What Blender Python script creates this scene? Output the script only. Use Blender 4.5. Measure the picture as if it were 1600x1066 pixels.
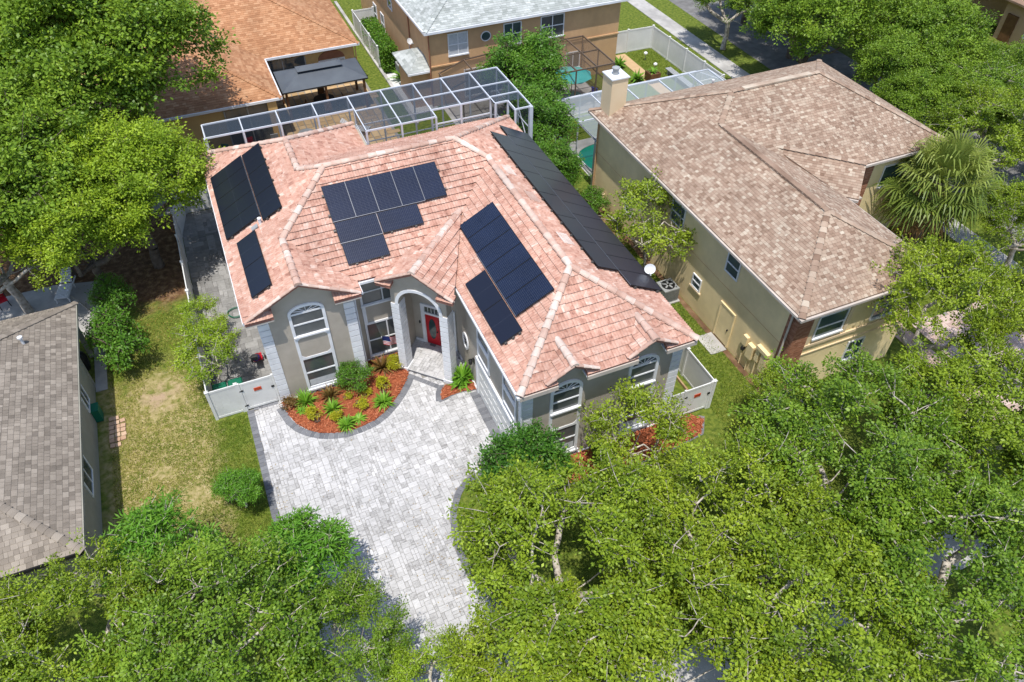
import bpy, math, random
import numpy as np
from mathutils import Vector, Matrix
random.seed(7); rng = np.random.default_rng(7)
S = bpy.context.scene
for o in list(bpy.data.objects): bpy.data.objects.remove(o)
R = math.radians

# ------------------------------------------------------------------ camera
cd = bpy.data.cameras.new('camera'); cam = bpy.data.objects.new('camera', cd)
S.collection.objects.link(cam); S.camera = cam
cd.sensor_width = 36; cd.lens = 36 * 1173.0 / 1600; cd.clip_start = .5; cd.clip_end = 2000
CAM = Vector((0.83, -25.11, 27.0))
yaw, pit, rol = R(23.386), R(45.198), R(0.22)
fw = Vector((math.sin(yaw) * math.cos(pit), math.cos(yaw) * math.cos(pit), -math.sin(pit)))
r0 = Vector((math.cos(yaw), -math.sin(yaw), 0)); u0 = r0.cross(fw)
rr = r0 * math.cos(rol) + u0 * math.sin(rol); uu = u0 * math.cos(rol) - r0 * math.sin(rol)
M = Matrix.Identity(4)
for i in range(3): M[i][0] = rr[i]; M[i][1] = uu[i]; M[i][2] = -fw[i]; M[i][3] = CAM[i]
cam.matrix_world = M
# ------------------------------------------------------------------ light
SUN = Vector((-.16, -.27, 1)).normalized()          # towards the sun
w = bpy.data.worlds.new('World'); S.world = w; w.use_nodes = True
nt = w.node_tree; sky = nt.nodes.new('ShaderNodeTexSky'); sky.sky_type = 'NISHITA'; sky.sun_disc = False
sky.sun_elevation = math.asin(SUN.z); sky.sun_rotation = math.atan2(SUN.x, SUN.y) % (2 * math.pi)
nt.links.new(sky.outputs[0], nt.nodes['Background'].inputs[0]); nt.nodes['Background'].inputs[1].default_value = .15
sl = bpy.data.lights.new('sun', 'SUN'); sl.energy = 3.3; sl.angle = R(.53); sl.color = (1, .955, .89)
so = bpy.data.objects.new('sun', sl); S.collection.objects.link(so)
so.rotation_euler = SUN.to_track_quat('Z', 'Y').to_euler(); so.location = (0, 0, 60)
S.view_settings.view_transform = 'Standard'; S.view_settings.look = 'None'
S.view_settings.exposure = .55; S.view_settings.gamma = 1; S.view_settings.use_curve_mapping = False

# ------------------------------------------------------------------ materials
MATS = {}
def ramp(n, stops):
    e = n.color_ramp.elements
    while len(e) < len(stops): e.new(.5)
    for i, (p, c) in enumerate(stops): e[i].position = p; e[i].color = (*c, 1)
def mat(name, cols, scale=3., rough=.85, bump=0., bscale=None, attr=0., stretch=(1, 1, 1), detail=4, metal=0., spec=.3, objrand=0., rot=0., dist=0., dirt=0., dscale=.45):
    """cols: list of colours run through by noise (+ per-piece attribute 'rnd' and per-object random)"""
    m = bpy.data.materials.new(name); m.use_nodes = True; N = m.node_tree.nodes; L = m.node_tree.links
    b = N['Principled BSDF']; b.inputs['Roughness'].default_value = rough; b.inputs['Metallic'].default_value = metal
    b.inputs['Specular IOR Level'].default_value = spec
    g = N.new('ShaderNodeNewGeometry'); mp = N.new('ShaderNodeMapping'); mp.inputs['Scale'].default_value = stretch
    mp.inputs['Rotation'].default_value = (0, 0, rot)
    L.new(g.outputs['Position'], mp.inputs['Vector'])
    tx = N.new('ShaderNodeTexNoise'); tx.inputs['Scale'].default_value = scale; tx.inputs['Detail'].default_value = detail
    tx.inputs['Distortion'].default_value = dist
    L.new(mp.outputs[0], tx.inputs['Vector'])
    f = tx.outputs['Fac']
    if len(cols) == 1: b.inputs['Base Color'].default_value = (*cols[0], 1)
    else:
        if attr or objrand:
            at = N.new('ShaderNodeAttribute') if attr else N.new('ShaderNodeObjectInfo')
            if attr: at.attribute_name = 'rnd'
            src = at.outputs['Fac'] if attr else at.outputs['Random']
            k = attr or objrand
            ad = N.new('ShaderNodeVectorMath'); ad.operation = 'MULTIPLY_ADD'
            ad.inputs[1].default_value = (37., 53., 71.)
            L.new(src, ad.inputs[0]); L.new(mp.outputs[0], ad.inputs[2]); L.new(ad.outputs[0], tx.inputs['Vector'])
            mx = N.new('ShaderNodeMix'); mx.data_type = 'FLOAT'; mx.inputs[0].default_value = k
            L.new(f, mx.inputs[2]); L.new(src, mx.inputs[3]); f = mx.outputs[0]
        cr = N.new('ShaderNodeValToRGB'); lo, hi = (.3, .7) if not (attr or objrand) else (.33 * (1 - (attr or objrand)), 1 - .33 * (1 - (attr or objrand)))
        ramp(cr, [(lo + (hi - lo) * i / (len(cols) - 1), c) for i, c in enumerate(cols)])
        L.new(f, cr.inputs[0]); src_ = cr.outputs[0]
        if dirt:                                # weathering: stains with a shape of their own
            for sc_, k_ in ((dscale, dirt), (dscale * 5, dirt * .6)):
                t3 = N.new('ShaderNodeTexNoise'); t3.inputs['Scale'].default_value = sc_; t3.inputs['Detail'].default_value = 6; t3.inputs['Distortion'].default_value = .5
                L.new(g.outputs['Position'], t3.inputs['Vector'])
                mr = N.new('ShaderNodeMapRange'); mr.inputs[1].default_value = .35; mr.inputs[2].default_value = .68; mr.inputs[3].default_value = 1 - k_; mr.inputs[4].default_value = 1 + k_ * .35
                L.new(t3.outputs['Fac'], mr.inputs[0]); vm = N.new('ShaderNodeVectorMath'); vm.operation = 'SCALE'
                L.new(src_, vm.inputs[0]); L.new(mr.outputs[0], vm.inputs['Scale']); src_ = vm.outputs[0]
        L.new(src_, b.inputs['Base Color'])
    if bump:
        t2 = N.new('ShaderNodeTexNoise'); t2.inputs['Scale'].default_value = bscale or scale * 6; t2.inputs['Detail'].default_value = 3
        L.new(g.outputs['Position'], t2.inputs['Vector'])
        bp = N.new('ShaderNodeBump'); bp.inputs['Strength'].default_value = bump; bp.inputs['Distance'].default_value = .05
        L.new(t2.outputs['Fac'], bp.inputs['Height']); L.new(bp.outputs[0], b.inputs['Normal'])
    MATS[name] = m; return m
def leafmat(name, cols, trans=.35, rough=.45, spec=.28):
    trans *= .68; cols = [tuple(min(.75, v * q) for v, q in zip(c, (1.25, 1.36, .9))) for c in cols]
    m = bpy.data.materials.new(name); m.use_nodes = True; N = m.node_tree.nodes; L = m.node_tree.links
    b = N['Principled BSDF']; b.inputs['Roughness'].default_value = rough; b.inputs['Specular IOR Level'].default_value = spec
    at = N.new('ShaderNodeAttribute'); at.attribute_name = 'rnd'
    cr = N.new('ShaderNodeValToRGB'); ramp(cr, [(i / (len(cols) - 1), c) for i, c in enumerate(cols)])
    g = N.new('ShaderNodeNewGeometry'); tx = N.new('ShaderNodeTexNoise'); tx.inputs['Scale'].default_value = .45; tx.inputs['Detail'].default_value = 2
    L.new(g.outputs['Position'], tx.inputs['Vector'])
    mx = N.new('ShaderNodeMix'); mx.data_type = 'FLOAT'; mx.inputs[0].default_value = .4
    L.new(at.outputs['Fac'], mx.inputs[2]); L.new(tx.outputs['Fac'], mx.inputs[3])
    L.new(mx.outputs[0], cr.inputs[0]); L.new(cr.outputs[0], b.inputs['Base Color'])
    t = N.new('ShaderNodeBsdfTranslucent'); hs = N.new('ShaderNodeHueSaturation'); hs.inputs['Value'].default_value = 1.25; hs.inputs['Hue'].default_value = .485
    L.new(cr.outputs[0], hs.inputs['Color']); L.new(hs.outputs[0], t.inputs['Color'])
    ms = N.new('ShaderNodeMixShader'); ms.inputs[0].default_value = trans
    L.new(b.outputs[0], ms.inputs[1]); L.new(t.outputs[0], ms.inputs[2]); L.new(ms.outputs[0], N['Material Output'].inputs[0])
    MATS[name] = m; return m
def screenmat(name, col, alpha):
    m = bpy.data.materials.new(name); m.use_nodes = True; N = m.node_tree.nodes; L = m.node_tree.links
    b = N['Principled BSDF']; b.inputs['Base Color'].default_value = (*col, 1); b.inputs['Roughness'].default_value = .7; b.inputs['Specular IOR Level'].default_value = .2
    t = N.new('ShaderNodeBsdfTransparent'); ms = N.new('ShaderNodeMixShader'); ms.inputs[0].default_value = alpha
    L.new(t.outputs[0], ms.inputs[1]); L.new(b.outputs[0], ms.inputs[2]); L.new(ms.outputs[0], N['Material Output'].inputs[0])
    MATS[name] = m; return m

mat('stucco', [(.42, .375, .31), (.46, .41, .345)], .8, .92, .35, 40, dirt=0.1)
mat('stucco_beige', [(.80, .64, .36), (.85, .69, .40)], .5, .92, .3, 30, dirt=0.1)
mat('stucco_tan', [(0.564, 0.348, 0.18), (0.612, 0.384, 0.204)], .5, .92, .3, 30, dirt=0.1)
mat('stucco_orange', [(.55, .36, .14), (.60, .40, .17)], .5, .92, .3, 30, dirt=0.1)
mat('stucco_grey', [(.30, .29, .24), (.34, .32, .27)], .5, .92, .3, 30, dirt=0.12)
mat('stucco_cream', [(0.682, 0.528, 0.33), (0.748, 0.594, 0.396)], .5, .92, .2, 30)
mat('white_trim', [(.70, .71, .73), (.78, .79, .81)], 2.5, .6, .08, 30, dirt=0.08)
mat('vinyl', [(.68, .68, .66), (.74, .74, .72)], 1.2, .5, dirt=0.08)
mat('cage_white', [(.50, .53, .58), (.56, .59, .64)], 2, .45)
mat('cage_bronze', [(.10, .075, .055), (.14, .10, .075)], 2, .5)
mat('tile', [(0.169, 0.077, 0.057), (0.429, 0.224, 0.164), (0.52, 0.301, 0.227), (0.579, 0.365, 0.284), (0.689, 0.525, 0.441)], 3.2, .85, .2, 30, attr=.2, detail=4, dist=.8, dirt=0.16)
mat('tile_deck', [(.26, .12, .09), (.32, .15, .11)], 2, .9)
mat('ridge_tile', [(0.442, 0.264, 0.201), (0.546, 0.363, 0.288), (0.624, 0.469, 0.389), (0.715, 0.62, 0.549)], 3, .85, .3, 20, attr=.45, dirt=0.18)
mat('fascia', [(.50, .44, .38), (.56, .49, .43)], 2, .7, dirt=0.15)
mat('shingle_brown', [(0.204, 0.129, 0.088), (0.283, 0.191, 0.136), (0.356, 0.253, 0.185), (0.436, 0.337, 0.254), (0.538, 0.461, 0.362)], .9, .95, .3, 60, attr=.38, dirt=0.14)
mat('shingle_grey', [(0.155, 0.132, 0.107), (0.225, 0.192, 0.157), (0.287, 0.247, 0.203), (0.364, 0.318, 0.264)], 1.2, .95, .3, 60, attr=.38, dirt=0.14)
mat('shingle_pale', [(0.29, 0.312, 0.29), (0.406, 0.428, 0.406), (0.536, 0.558, 0.536)], 1.5, .95, .3, 60, attr=.6, dirt=0.14)
mat('shingle_orange', [(0.326, 0.151, 0.073), (0.43, 0.215, 0.108), (0.521, 0.294, 0.162)], 1.5, .95, .3, 60, attr=.6, dirt=0.14)
mat('paver', [(0.24, 0.232, 0.229), (0.445, 0.438, 0.431), (0.529, 0.522, 0.52), (0.607, 0.599, 0.595)], 5, .85, .25, 50, attr=.3, detail=5, dist=1.4, stretch=(1, 2.4, 1), dirt=.13)
mat('paver_grey', [(0.176, 0.171, 0.166), (0.27, 0.266, 0.257), (0.378, 0.371, 0.36)], 4, .88, .25, 50, attr=.45, dist=1., dirt=0.15)
mat('paver_border', [(0.111, 0.114, 0.126), (0.156, 0.16, 0.172), (0.202, 0.205, 0.217)], 5, .85, .2, 50, attr=.5)
mat('paver_tan', [(0.39, 0.26, 0.13), (0.494, 0.345, 0.189), (0.585, 0.442, 0.26)], 3, .88, .2, 40, attr=.5)
mat('paver_pink', [(0.405, 0.284, 0.236), (0.513, 0.392, 0.338), (0.594, 0.472, 0.419)], 3, .88, .2, 40, attr=.5)
mat('joint_sand', [(0.221, 0.208, 0.189), (0.286, 0.273, 0.247)], 6, .95)
mat('concrete', [(0.351, 0.342, 0.325), (0.442, 0.429, 0.41), (0.52, 0.507, 0.484)], .9, .9, .2, 25, detail=6, dirt=0.16)
mat('asphalt', [(.15, .145, .14), (.19, .185, .18), (.24, .235, .23)], 1.5, .95, .25, 60, detail=6, dirt=0.14)
mat('mulch', [(0.228, 0.058, 0.024), (0.324, 0.09, 0.036), (0.396, 0.12, 0.054)], 9, .95, .9, 30, dirt=0.2)
mat('mulch_chip', [(0.18, 0.042, 0.017), (0.348, 0.098, 0.041), (0.48, 0.18, 0.09)], 9, .9, attr=.8)
mat('soil', [(.09, .05, .028), (.15, .085, .045), (.22, .14, .08)], 1.6, .95, .5, 20)
mat('white_gravel', [(0.546, 0.533, 0.52), (0.754, 0.747, 0.741)], 14, .9, .6, 40)
mat('panel_glass', [(.010, .012, .023)], 1, .28, spec=.42)
mat('panel_glass_blue', [(.007, .011, .028), (.010, .016, .040)], .8, .2, spec=.42)
mat('panel_frame', [(.02, .02, .022)], 1, .4, metal=.3)
mat('panel_rail', [(.20, .215, .25)], 1, .4, metal=.6)
mat('mount_grey', [(.10, .095, .09)], 1, .5, metal=.3)
mat('cell_line', [(.05, .06, .085)], 1, .4)
mat('glass', [(.05, .06, .062), (.11, .12, .12)], .7, .06, spec=.6)
mat('glass_teal', [(.02, .045, .05), (.06, .10, .105)], .8, .06, spec=.6)
mat('blind', [(.42, .44, .46), (.52, .54, .56)], 6, .7)
mat('door_red', [(.42, .012, .02), (.50, .018, .028)], 2, .4)
mat('black_metal', [(.012, .012, .013), (.02, .02, .02)], 3, .45)
mat('gazebo_roof', [(.075, .085, .10), (.10, .115, .13)], .8, .55)
mat('teak', [(.10, .045, .02), (.16, .08, .035)], 4, .7)
mat('ac_grey', [(.30, .31, .31), (.38, .39, .39)], 3, .5, metal=.2)
mat('dark_slot', [(.012, .012, .012)], 1, .9)
mat('dish_white', [(.62, .63, .64)], 1, .5)
mat('brick', [(.22, .095, .055), (.34, .15, .085), (.42, .22, .14)], 3, .9, .3, 40, attr=.6)
mat('mortar', [(.38, .32, .26), (.44, .38, .31)], 4, .95)
mat('brick_tan', [(.42, .26, .17), (.56, .40, .28)], 3, .9, attr=.6)
mat('pool_water', [(.006, .18, .115), (.010, .23, .15)], .6, .08, spec=.5)
mat('teal_cloth', [(.05, .42, .40), (.08, .50, .47)], 2, .8)
mat('blue_cloth', [(.01, .04, .42)], 2, .8)
mat('red_plastic', [(.48, .015, .03)], 2, .45)
mat('green_plastic', [(.01, .13, .075)], 2, .5)
mat('sign_orange', [(.62, .09, .03)], 2, .6)
mat('sign_dark', [(.16, .02, .01)], 2, .6)
mat('flag_red', [(.55, .02, .035)], 2, .8)
mat('flag_white', [(.75, .75, .75)], 2, .8)
mat('flag_blue', [(.015, .025, .12)], 2, .8)
mat('white_plastic', [(.74, .74, .74)], 2, .5)
mat('hose', [(.03, .16, .10)], 2, .5)
mat('wood', [(.30, .19, .10), (.42, .29, .17)], 4, .8)
mat('bark', [(0.25, 0.207, 0.165), (0.45, 0.403, 0.342), (0.6, 0.549, 0.484)], 5, .95, .4, 14)
mat('bark_dark', [(.10, .075, .055), (.19, .15, .115)], 5, .95, .4, 14)
mat('rust_frond', [(.22, .12, .045), (.34, .21, .09)], 4, .9)
leafmat('leaf_oak', [(.028, .056, .006), (.097, .144, .014), (.212, .266, .026), (.38, .42, .08)], .36)
leafmat('leaf_oak_light', [(.036, .064, .007), (.124, .170, .017), (.250, .296, .031), (.42, .45, .09)], .38)
leafmat('leaf_dense', [(.022, .054, .007), (.075, .132, .015), (.165, .238, .029), (.29, .34, .05)], .33)
leafmat('leaf_dark', [(.014, .050, .008), (.045, .12, .018), (.13, .225, .035)], .3)
leafmat('leaf_mango', [(.040, .11, .012), (.095, .21, .026), (.19, .31, .045)], .4)
leafmat('leaf_yellow', [(.065, .110, .010), (.155, .225, .022), (.265, .335, .035), (.38, .42, .06)], .44)
leafmat('leaf_bush', [(.030, .085, .012), (.075, .160, .022), (.16, .25, .036)], .32)
leafmat('leaf_palm', [(.04, .065, .016), (.095, .13, .03), (.18, .205, .055), (.36, .35, .16)], .25)
leafmat('leaf_gold', [(.16, .19, .012), (.30, .28, .02), (.42, .36, .045)], .4)
leafmat('leaf_cordyline', [(.06, .03, .015), (.13, .07, .03), (.16, .12, .05)], .2)
leafmat('leaf_lily', [(.06, .15, .018), (.12, .24, .03), (.22, .34, .06)], .35)
leafmat('grass_blade', [(.09, .125, .018), (.16, .20, .035), (.26, .25, .09)], .3)
leafmat('grass_dry', [(.14, .14, .03), (.27, .24, .09), (.42, .35, .18)], .3)

def groundmat():
    m = bpy.data.materials.new('lawn'); m.use_nodes = True; N = m.node_tree.nodes; L = m.node_tree.links
    b = N['Principled BSDF']; b.inputs['Roughness'].default_value = .95; b.inputs['Specular IOR Level'].default_value = .1
    g = N.new('ShaderNodeNewGeometry')
    def noise(s, d=5, dist=0):
        t = N.new('ShaderNodeTexNoise'); t.inputs['Scale'].default_value = s; t.inputs['Detail'].default_value = d; t.inputs['Distortion'].default_value = dist
        L.new(g.outputs['Position'], t.inputs['Vector']); return t.outputs['Fac']
    def math_(op, a, c=None, d=None):
        n = N.new('ShaderNodeMath'); n.operation = op; n.use_clamp = op in ('MULTIPLY_ADD',)
        for i, v in enumerate((a, c, d)):
            if v is None: continue
            if isinstance(v, (int, float)): n.inputs[i].default_value = v
            else: L.new(v, n.inputs[i])
        return n.outputs[0]
    cr = N.new('ShaderNodeValToRGB'); ramp(cr, [(.28, (.055, .085, .015)), (.45, (.10, .14, .022)), (.6, (.15, .185, .03)), (.75, (.21, .22, .06))])
    L.new(noise(5, 8), cr.inputs[0])
    dr = N.new('ShaderNodeValToRGB'); ramp(dr, [(.3, (.13, .145, .03)), (.45, (.27, .235, .085)), (.6, (.38, .31, .15)), (.75, (.46, .38, .23))])
    L.new(noise(4.2, 9, .4), dr.inputs[0])
    # the dry side lawn: a patch of thin, straw-coloured turf between x -7.5 and -3.2
    sx = N.new('ShaderNodeSeparateXYZ'); L.new(g.outputs['Position'], sx.inputs[0])
    dx = math_('ABSOLUTE', math_('ADD', sx.outputs[0], 5.5)); dy = math_('ABSOLUTE', math_('ADD', sx.outputs[1], 1.2))
    d = math_('MAXIMUM', math_('MULTIPLY', dx, 1 / 2.6), math_('MULTIPLY', dy, 1 / 6.2))
    msk = math_('MULTIPLY_ADD', math_('SUBTRACT', math_('MULTIPLY_ADD', noise(1.1, 7), 2.2, -.1), d), 2.6, .35)
    mx = N.new('ShaderNodeMix'); mx.data_type = 'RGBA'
    L.new(msk, mx.inputs[0]); L.new(cr.outputs[0], mx.inputs[6]); L.new(dr.outputs[0], mx.inputs[7])
    # bare earth spots
    pd = N.new('ShaderNodeVectorMath'); pd.operation = 'DISTANCE'; L.new(g.outputs['Position'], pd.inputs[0]); pd.inputs[1].default_value = (-5.2, 2.6, 0)
    bm = math_('MULTIPLY_ADD', math_('SUBTRACT', math_('MULTIPLY_ADD', noise(1.1, 7), 5.5, -1.9), pd.outputs['Value']), 1.1, .25)
    m2 = N.new('ShaderNodeMix'); m2.data_type = 'RGBA'; L.new(bm, m2.inputs[0]); L.new(mx.outputs[2], m2.inputs[6]); m2.inputs[7].default_value = (.40, .29, .19, 1)
    # leaf litter under the trees behind the side lawn
    lt = math_('MULTIPLY_ADD', math_('SUBTRACT', math_('ADD', sx.outputs[1], math_('MULTIPLY', noise(.6, 4), 5.)), 11.2), .8, 0.)
    lx = math_('MULTIPLY_ADD', math_('SUBTRACT', -2.9, sx.outputs[0]), 4., 0.)
    ly = math_('MULTIPLY_ADD', math_('SUBTRACT', 24., sx.outputs[1]), .5, 0.)
    lm = math_('MULTIPLY', math_('MULTIPLY', lt, lx), ly)
    sr = N.new('ShaderNodeValToRGB'); ramp(sr, [(.3, (.08, .045, .025)), (.5, (.15, .085, .045)), (.7, (.27, .18, .10))]); L.new(noise(3.5, 8), sr.inputs[0])
    m3 = N.new('ShaderNodeMix'); m3.data_type = 'RGBA'; L.new(lm, m3.inputs[0]); L.new(m2.outputs[2], m3.inputs[6]); L.new(sr.outputs[0], m3.inputs[7])
    L.new(m3.outputs[2], b.inputs['Base Color'])
    bp = N.new('ShaderNodeBump'); bp.inputs['Strength'].default_value = .8; bp.inputs['Distance'].default_value = .06
    L.new(noise(22, 4), bp.inputs['Height']); L.new(bp.outputs[0], b.inputs['Normal'])
    MATS['lawn'] = m
groundmat()

# ------------------------------------------------------------------ mesh helpers
COL = S.collection
def woff(p):
    o = Vector((0, 0, 0))
    while p is not None: o += p.location; p = p.parent
    return o
class MB:
    def __init__(s): s.v = []; s.f = []; s.r = []
    def add(s, vs, fs, r=None):
        n = len(s.v); s.v += [tuple(v) for v in vs]
        for f in fs: s.f.append(tuple(n + i for i in f)); s.r.append(random.random() if r is None else r)
        return s
    def box(s, x0, x1, y0, y1, z0, z1, r=None):
        return s.add([(x, y, z) for z in (z0, z1) for y in (y0, y1) for x in (x0, x1)],
                     [(0, 2, 3, 1), (4, 5, 7, 6), (0, 1, 5, 4), (2, 6, 7, 3), (0, 4, 6, 2), (1, 3, 7, 5)], r if r is not None else random.random())
    def obox(s, c, ax, ay, az, r=None):
        c = Vector(c); ax, ay, az = Vector(ax), Vector(ay), Vector(az)
        vs = [c + ax * i + ay * j + az * k for k in (-1, 1) for j in (-1, 1) for i in (-1, 1)]
        return s.add(vs, [(0, 2, 3, 1), (4, 5, 7, 6), (0, 1, 5, 4), (2, 6, 7, 3), (0, 4, 6, 2), (1, 3, 7, 5)], r if r is not None else random.random())
    def bar(s, p, q, wd, hh, up=(0, 0, 1), r=None):
        p, q = Vector(p), Vector(q); d = (q - p); a = d.normalized(); upv = Vector(up)
        if abs(a.dot(upv)) > .95: upv = Vector((0, 1, 0))
        sd = a.cross(upv).normalized(); up2 = sd.cross(a)
        return s.obox((p + q) / 2, d / 2, sd * wd / 2, up2 * hh / 2, r)
    def poly(s, pts, r=None): return s.add(pts, [tuple(range(len(pts)))], r)
    def prism(s, pts, vec, r=None):
        n = len(pts); vec = Vector(vec); a = [Vector(p) for p in pts]; b = [p + vec for p in a]
        fs = [tuple(reversed(range(n))), tuple(range(n, 2 * n))] + [(i, (i + 1) % n, n + (i + 1) % n, n + i) for i in range(n)]
        return s.add(a + b, fs, r if r is not None else random.random())
    def tube(s, pts, rad, n=6, cap=True, r=None):
        pts = [Vector(p) for p in pts]; rings = []
        if not hasattr(rad, '__len__'): rad = [rad] * len(pts)
        for i, p in enumerate(pts):
            d = (pts[min(i + 1, len(pts) - 1)] - pts[max(i - 1, 0)]).normalized()
            u = d.cross(Vector((0, 0, 1)) if abs(d.z) < .9 else Vector((1, 0, 0))).normalized(); v = d.cross(u)
            rings.append([p + (u * math.cos(2 * math.pi * k / n) + v * math.sin(2 * math.pi * k / n)) * rad[i] for k in range(n)])
        vs = [q for g in rings for q in g]; fs = []
        for i in range(len(pts) - 1):
            for k in range(n): fs.append((i * n + k, i * n + (k + 1) % n, (i + 1) * n + (k + 1) % n, (i + 1) * n + k))
        if cap: fs += [tuple(reversed(range(n))), tuple(range(len(vs) - n, len(vs)))]
        return s.add(vs, fs, r if r is not None else random.random())
    def lathe(s, c, prof, n=16, r=None):
        c = Vector(c); vs = []; fs = []
        for (rad, z) in prof: vs += [c + Vector((rad * math.cos(2 * math.pi * k / n), rad * math.sin(2 * math.pi * k / n), z)) for k in range(n)]
        for i in range(len(prof) - 1):
            for k in range(n): fs.append((i * n + k, i * n + (k + 1) % n, (i + 1) * n + (k + 1) % n, (i + 1) * n + k))
        fs += [tuple(reversed(range(n))), tuple(range(len(vs) - n, len(vs)))]
        return s.add(vs, fs, r if r is not None else random.random())
    def build(s, name, m, parent=None, origin=None, smooth=False, local=False):
        me = bpy.data.meshes.new(name)
        off = Vector((0, 0, 0)) if local else (woff(parent) if parent is not None else Vector((0, 0, 0)))
        if origin is not None: off = off + Vector(origin)
        me.from_pydata([(v[0] - off.x, v[1] - off.y, v[2] - off.z) for v in s.v], [], s.f)
        a = me.attributes.new('rnd', 'FLOAT', 'FACE'); a.data.foreach_set('value', s.r)
        me.materials.append(MATS[m]); me.update()
        if smooth: me.polygons.foreach_set('use_smooth', [True] * len(me.polygons))
        o = bpy.data.objects.new(name, me); COL.objects.link(o); o.parent = parent
        if origin is not None: o.location = origin
        return o
def bx(x0, x1, y0, y1, z0, z1): return MB().box(x0, x1, y0, y1, z0, z1)
LABELS = {}
def tag(o, label, cat, group=None):
    o['label'] = label; o['category'] = cat
    if group: o['group'] = group
    return o
def thing(name, label, cat, loc=(0, 0, 0), rz=0, group=None):
    o = bpy.data.objects.new(name, None); COL.objects.link(o); o.location = loc; o.rotation_euler = (0, 0, rz); o.empty_display_size = .2
    return tag(o, label, cat, group)
def struct(o, label=None):
    o['kind'] = 'structure'
    if label: o['label'] = label
    return o
def stuff(o, label=None, cat=None):
    o['kind'] = 'stuff'
    if label: o['label'] = label; o['category'] = cat
    return o
def np_mesh(name, V, F, rnd, m, parent=None, loc=None, smooth=False):
    """V (n,3), F (m,k) same-size faces"""
    me = bpy.data.meshes.new(name); n, k = F.shape
    me.vertices.add(len(V)); me.vertices.foreach_set('co', np.ascontiguousarray(V, dtype=np.float32).ravel())
    me.loops.add(n * k); me.loops.foreach_set('vertex_index', np.ascontiguousarray(F, dtype=np.int32).ravel())
    me.polygons.add(n); me.polygons.foreach_set('loop_start', np.arange(0, n * k, k, dtype=np.int32))
    if smooth: me.polygons.foreach_set('use_smooth', np.ones(n, dtype=bool))
    a = me.attributes.new('rnd', 'FLOAT', 'FACE'); a.data.foreach_set('value', np.ascontiguousarray(rnd, dtype=np.float32))
    me.materials.append(MATS[m]); me.update(calc_edges=True); me.validate()
    return me
def addobj(name, me, parent=None, loc=(0, 0, 0), rz=0, sc=1):
    o = bpy.data.objects.new(name, me); COL.objects.link(o); o.parent = parent; o.location = loc; o.rotation_euler = (0, 0, rz)
    o.scale = (sc, sc, sc) if not hasattr(sc, '__len__') else sc
    return o
# 2-D polygon clipping: subject polygon by an axis-aligned rectangle
def clip_rect(P, u0, u1, v0, v1):
    for ax, lim, sg in ((0, u0, 1), (0, u1, -1), (1, v0, 1), (1, v1, -1)):
        out = []
        for i in range(len(P)):
            a, b = P[i], P[(i + 1) % len(P)]; da, db = sg * (a[ax] - lim), sg * (b[ax] - lim)
            if da >= 0: out.append(a)
            if (da >= 0) != (db >= 0):
                t = da / (da - db); out.append((a[0] + t * (b[0] - a[0]), a[1] + t * (b[1] - a[1])))
        P = out
        if len(P) < 3: return []
    return P
def area(P): return abs(sum(P[i][0] * P[(i + 1) % len(P)][1] - P[(i + 1) % len(P)][0] * P[i][1] for i in range(len(P)))) / 2
def inside(p, P):
    c = False; n = len(P)
    for i in range(n):
        a, b = P[i], P[(i + 1) % n]
        if (a[1] > p[1]) != (b[1] > p[1]) and p[0] < (b[0] - a[0]) * (p[1] - a[1]) / (b[1] - a[1]) + a[0]: c = not c
    return c
def roof_frame(pts, u):
    """plane frame from 3-D polygon: u along the eave, v up the slope, n outwards"""
    a = [Vector(p) for p in pts]; nrm = Vector((0, 0, 0))
    for i in range(len(a)): nrm += a[i].cross(a[(i + 1) % len(a)])
    nrm.normalize()
    if nrm.z < 0: nrm = -nrm
    u = Vector(u).normalized(); v = nrm.cross(u).normalized()
    if v.z < 0: v = -v
    o = min(a, key=lambda p: p.z); return o, u, v, nrm
def deck(mb, pts, th=.16):
    n = len(pts); mb.prism([Vector(p) for p in pts], (0, 0, -th))
def roof_pieces(pts, u, wd, ex, full, part, tilt=.03, stagger=0., jit=0.):
    """lay tiles / shingles over a roof polygon; full(list) gets whole tiles (o,u,v,n,frame), part(mb) the clipped ones"""
    o, u, v, n = roof_frame(pts, u)
    P = [((Vector(p) - o).dot(u), (Vector(p) - o).dot(v)) for p in pts]
    us = [p[0] for p in P]; vs = [p[1] for p in P]
    row = 0; y = min(vs)
    while y < max(vs):
        x = min(us) - wd * (stagger * (row % 2) + (random.random() * jit if jit else 0))
        while x < max(us):
            ww = wd * (1 + (random.uniform(-.35, .5) if jit else 0))
            Q = clip_rect(P, x, x + ww, y, y + ex)
            if len(Q) >= 3:
                A = area(Q)
                if A > ww * ex * .985: full((o + u * x + v * y, u, v, n, ww, ex))
                elif A > .004:
                    top = [o + u * q[0] + v * q[1] + n * (tilt * (1 - (q[1] - y) / ex) + .006) for q in Q]
                    part(top, n, tilt)
            x += ww
        y += ex; row += 1
def tile_geo(t):
    p, u, v, n, wd, ex = t; vs = []; K = 5
    prof = [0, .03, .004, .03, 0]
    for j in (0, 1):
        for i in range(K):
            vs.append(p + u * (wd * i / (K - 1)) + v * (ex * j * 1.05 - (.02 if j == 0 else 0)) + n * (prof[i] + (.06 if j == 0 else .004)))
    for i in range(K): vs.append(p + u * (wd * i / (K - 1)) + v * -.005 + n * (.026 + prof[i] * .8))
    fs = [(i, i + 1, K + i + 1, K + i) for i in range(K - 1)]; lip = [(2 * K + i, 2 * K + i + 1, i + 1, i) for i in range(K - 1)]
    return vs, fs, lip
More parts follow.
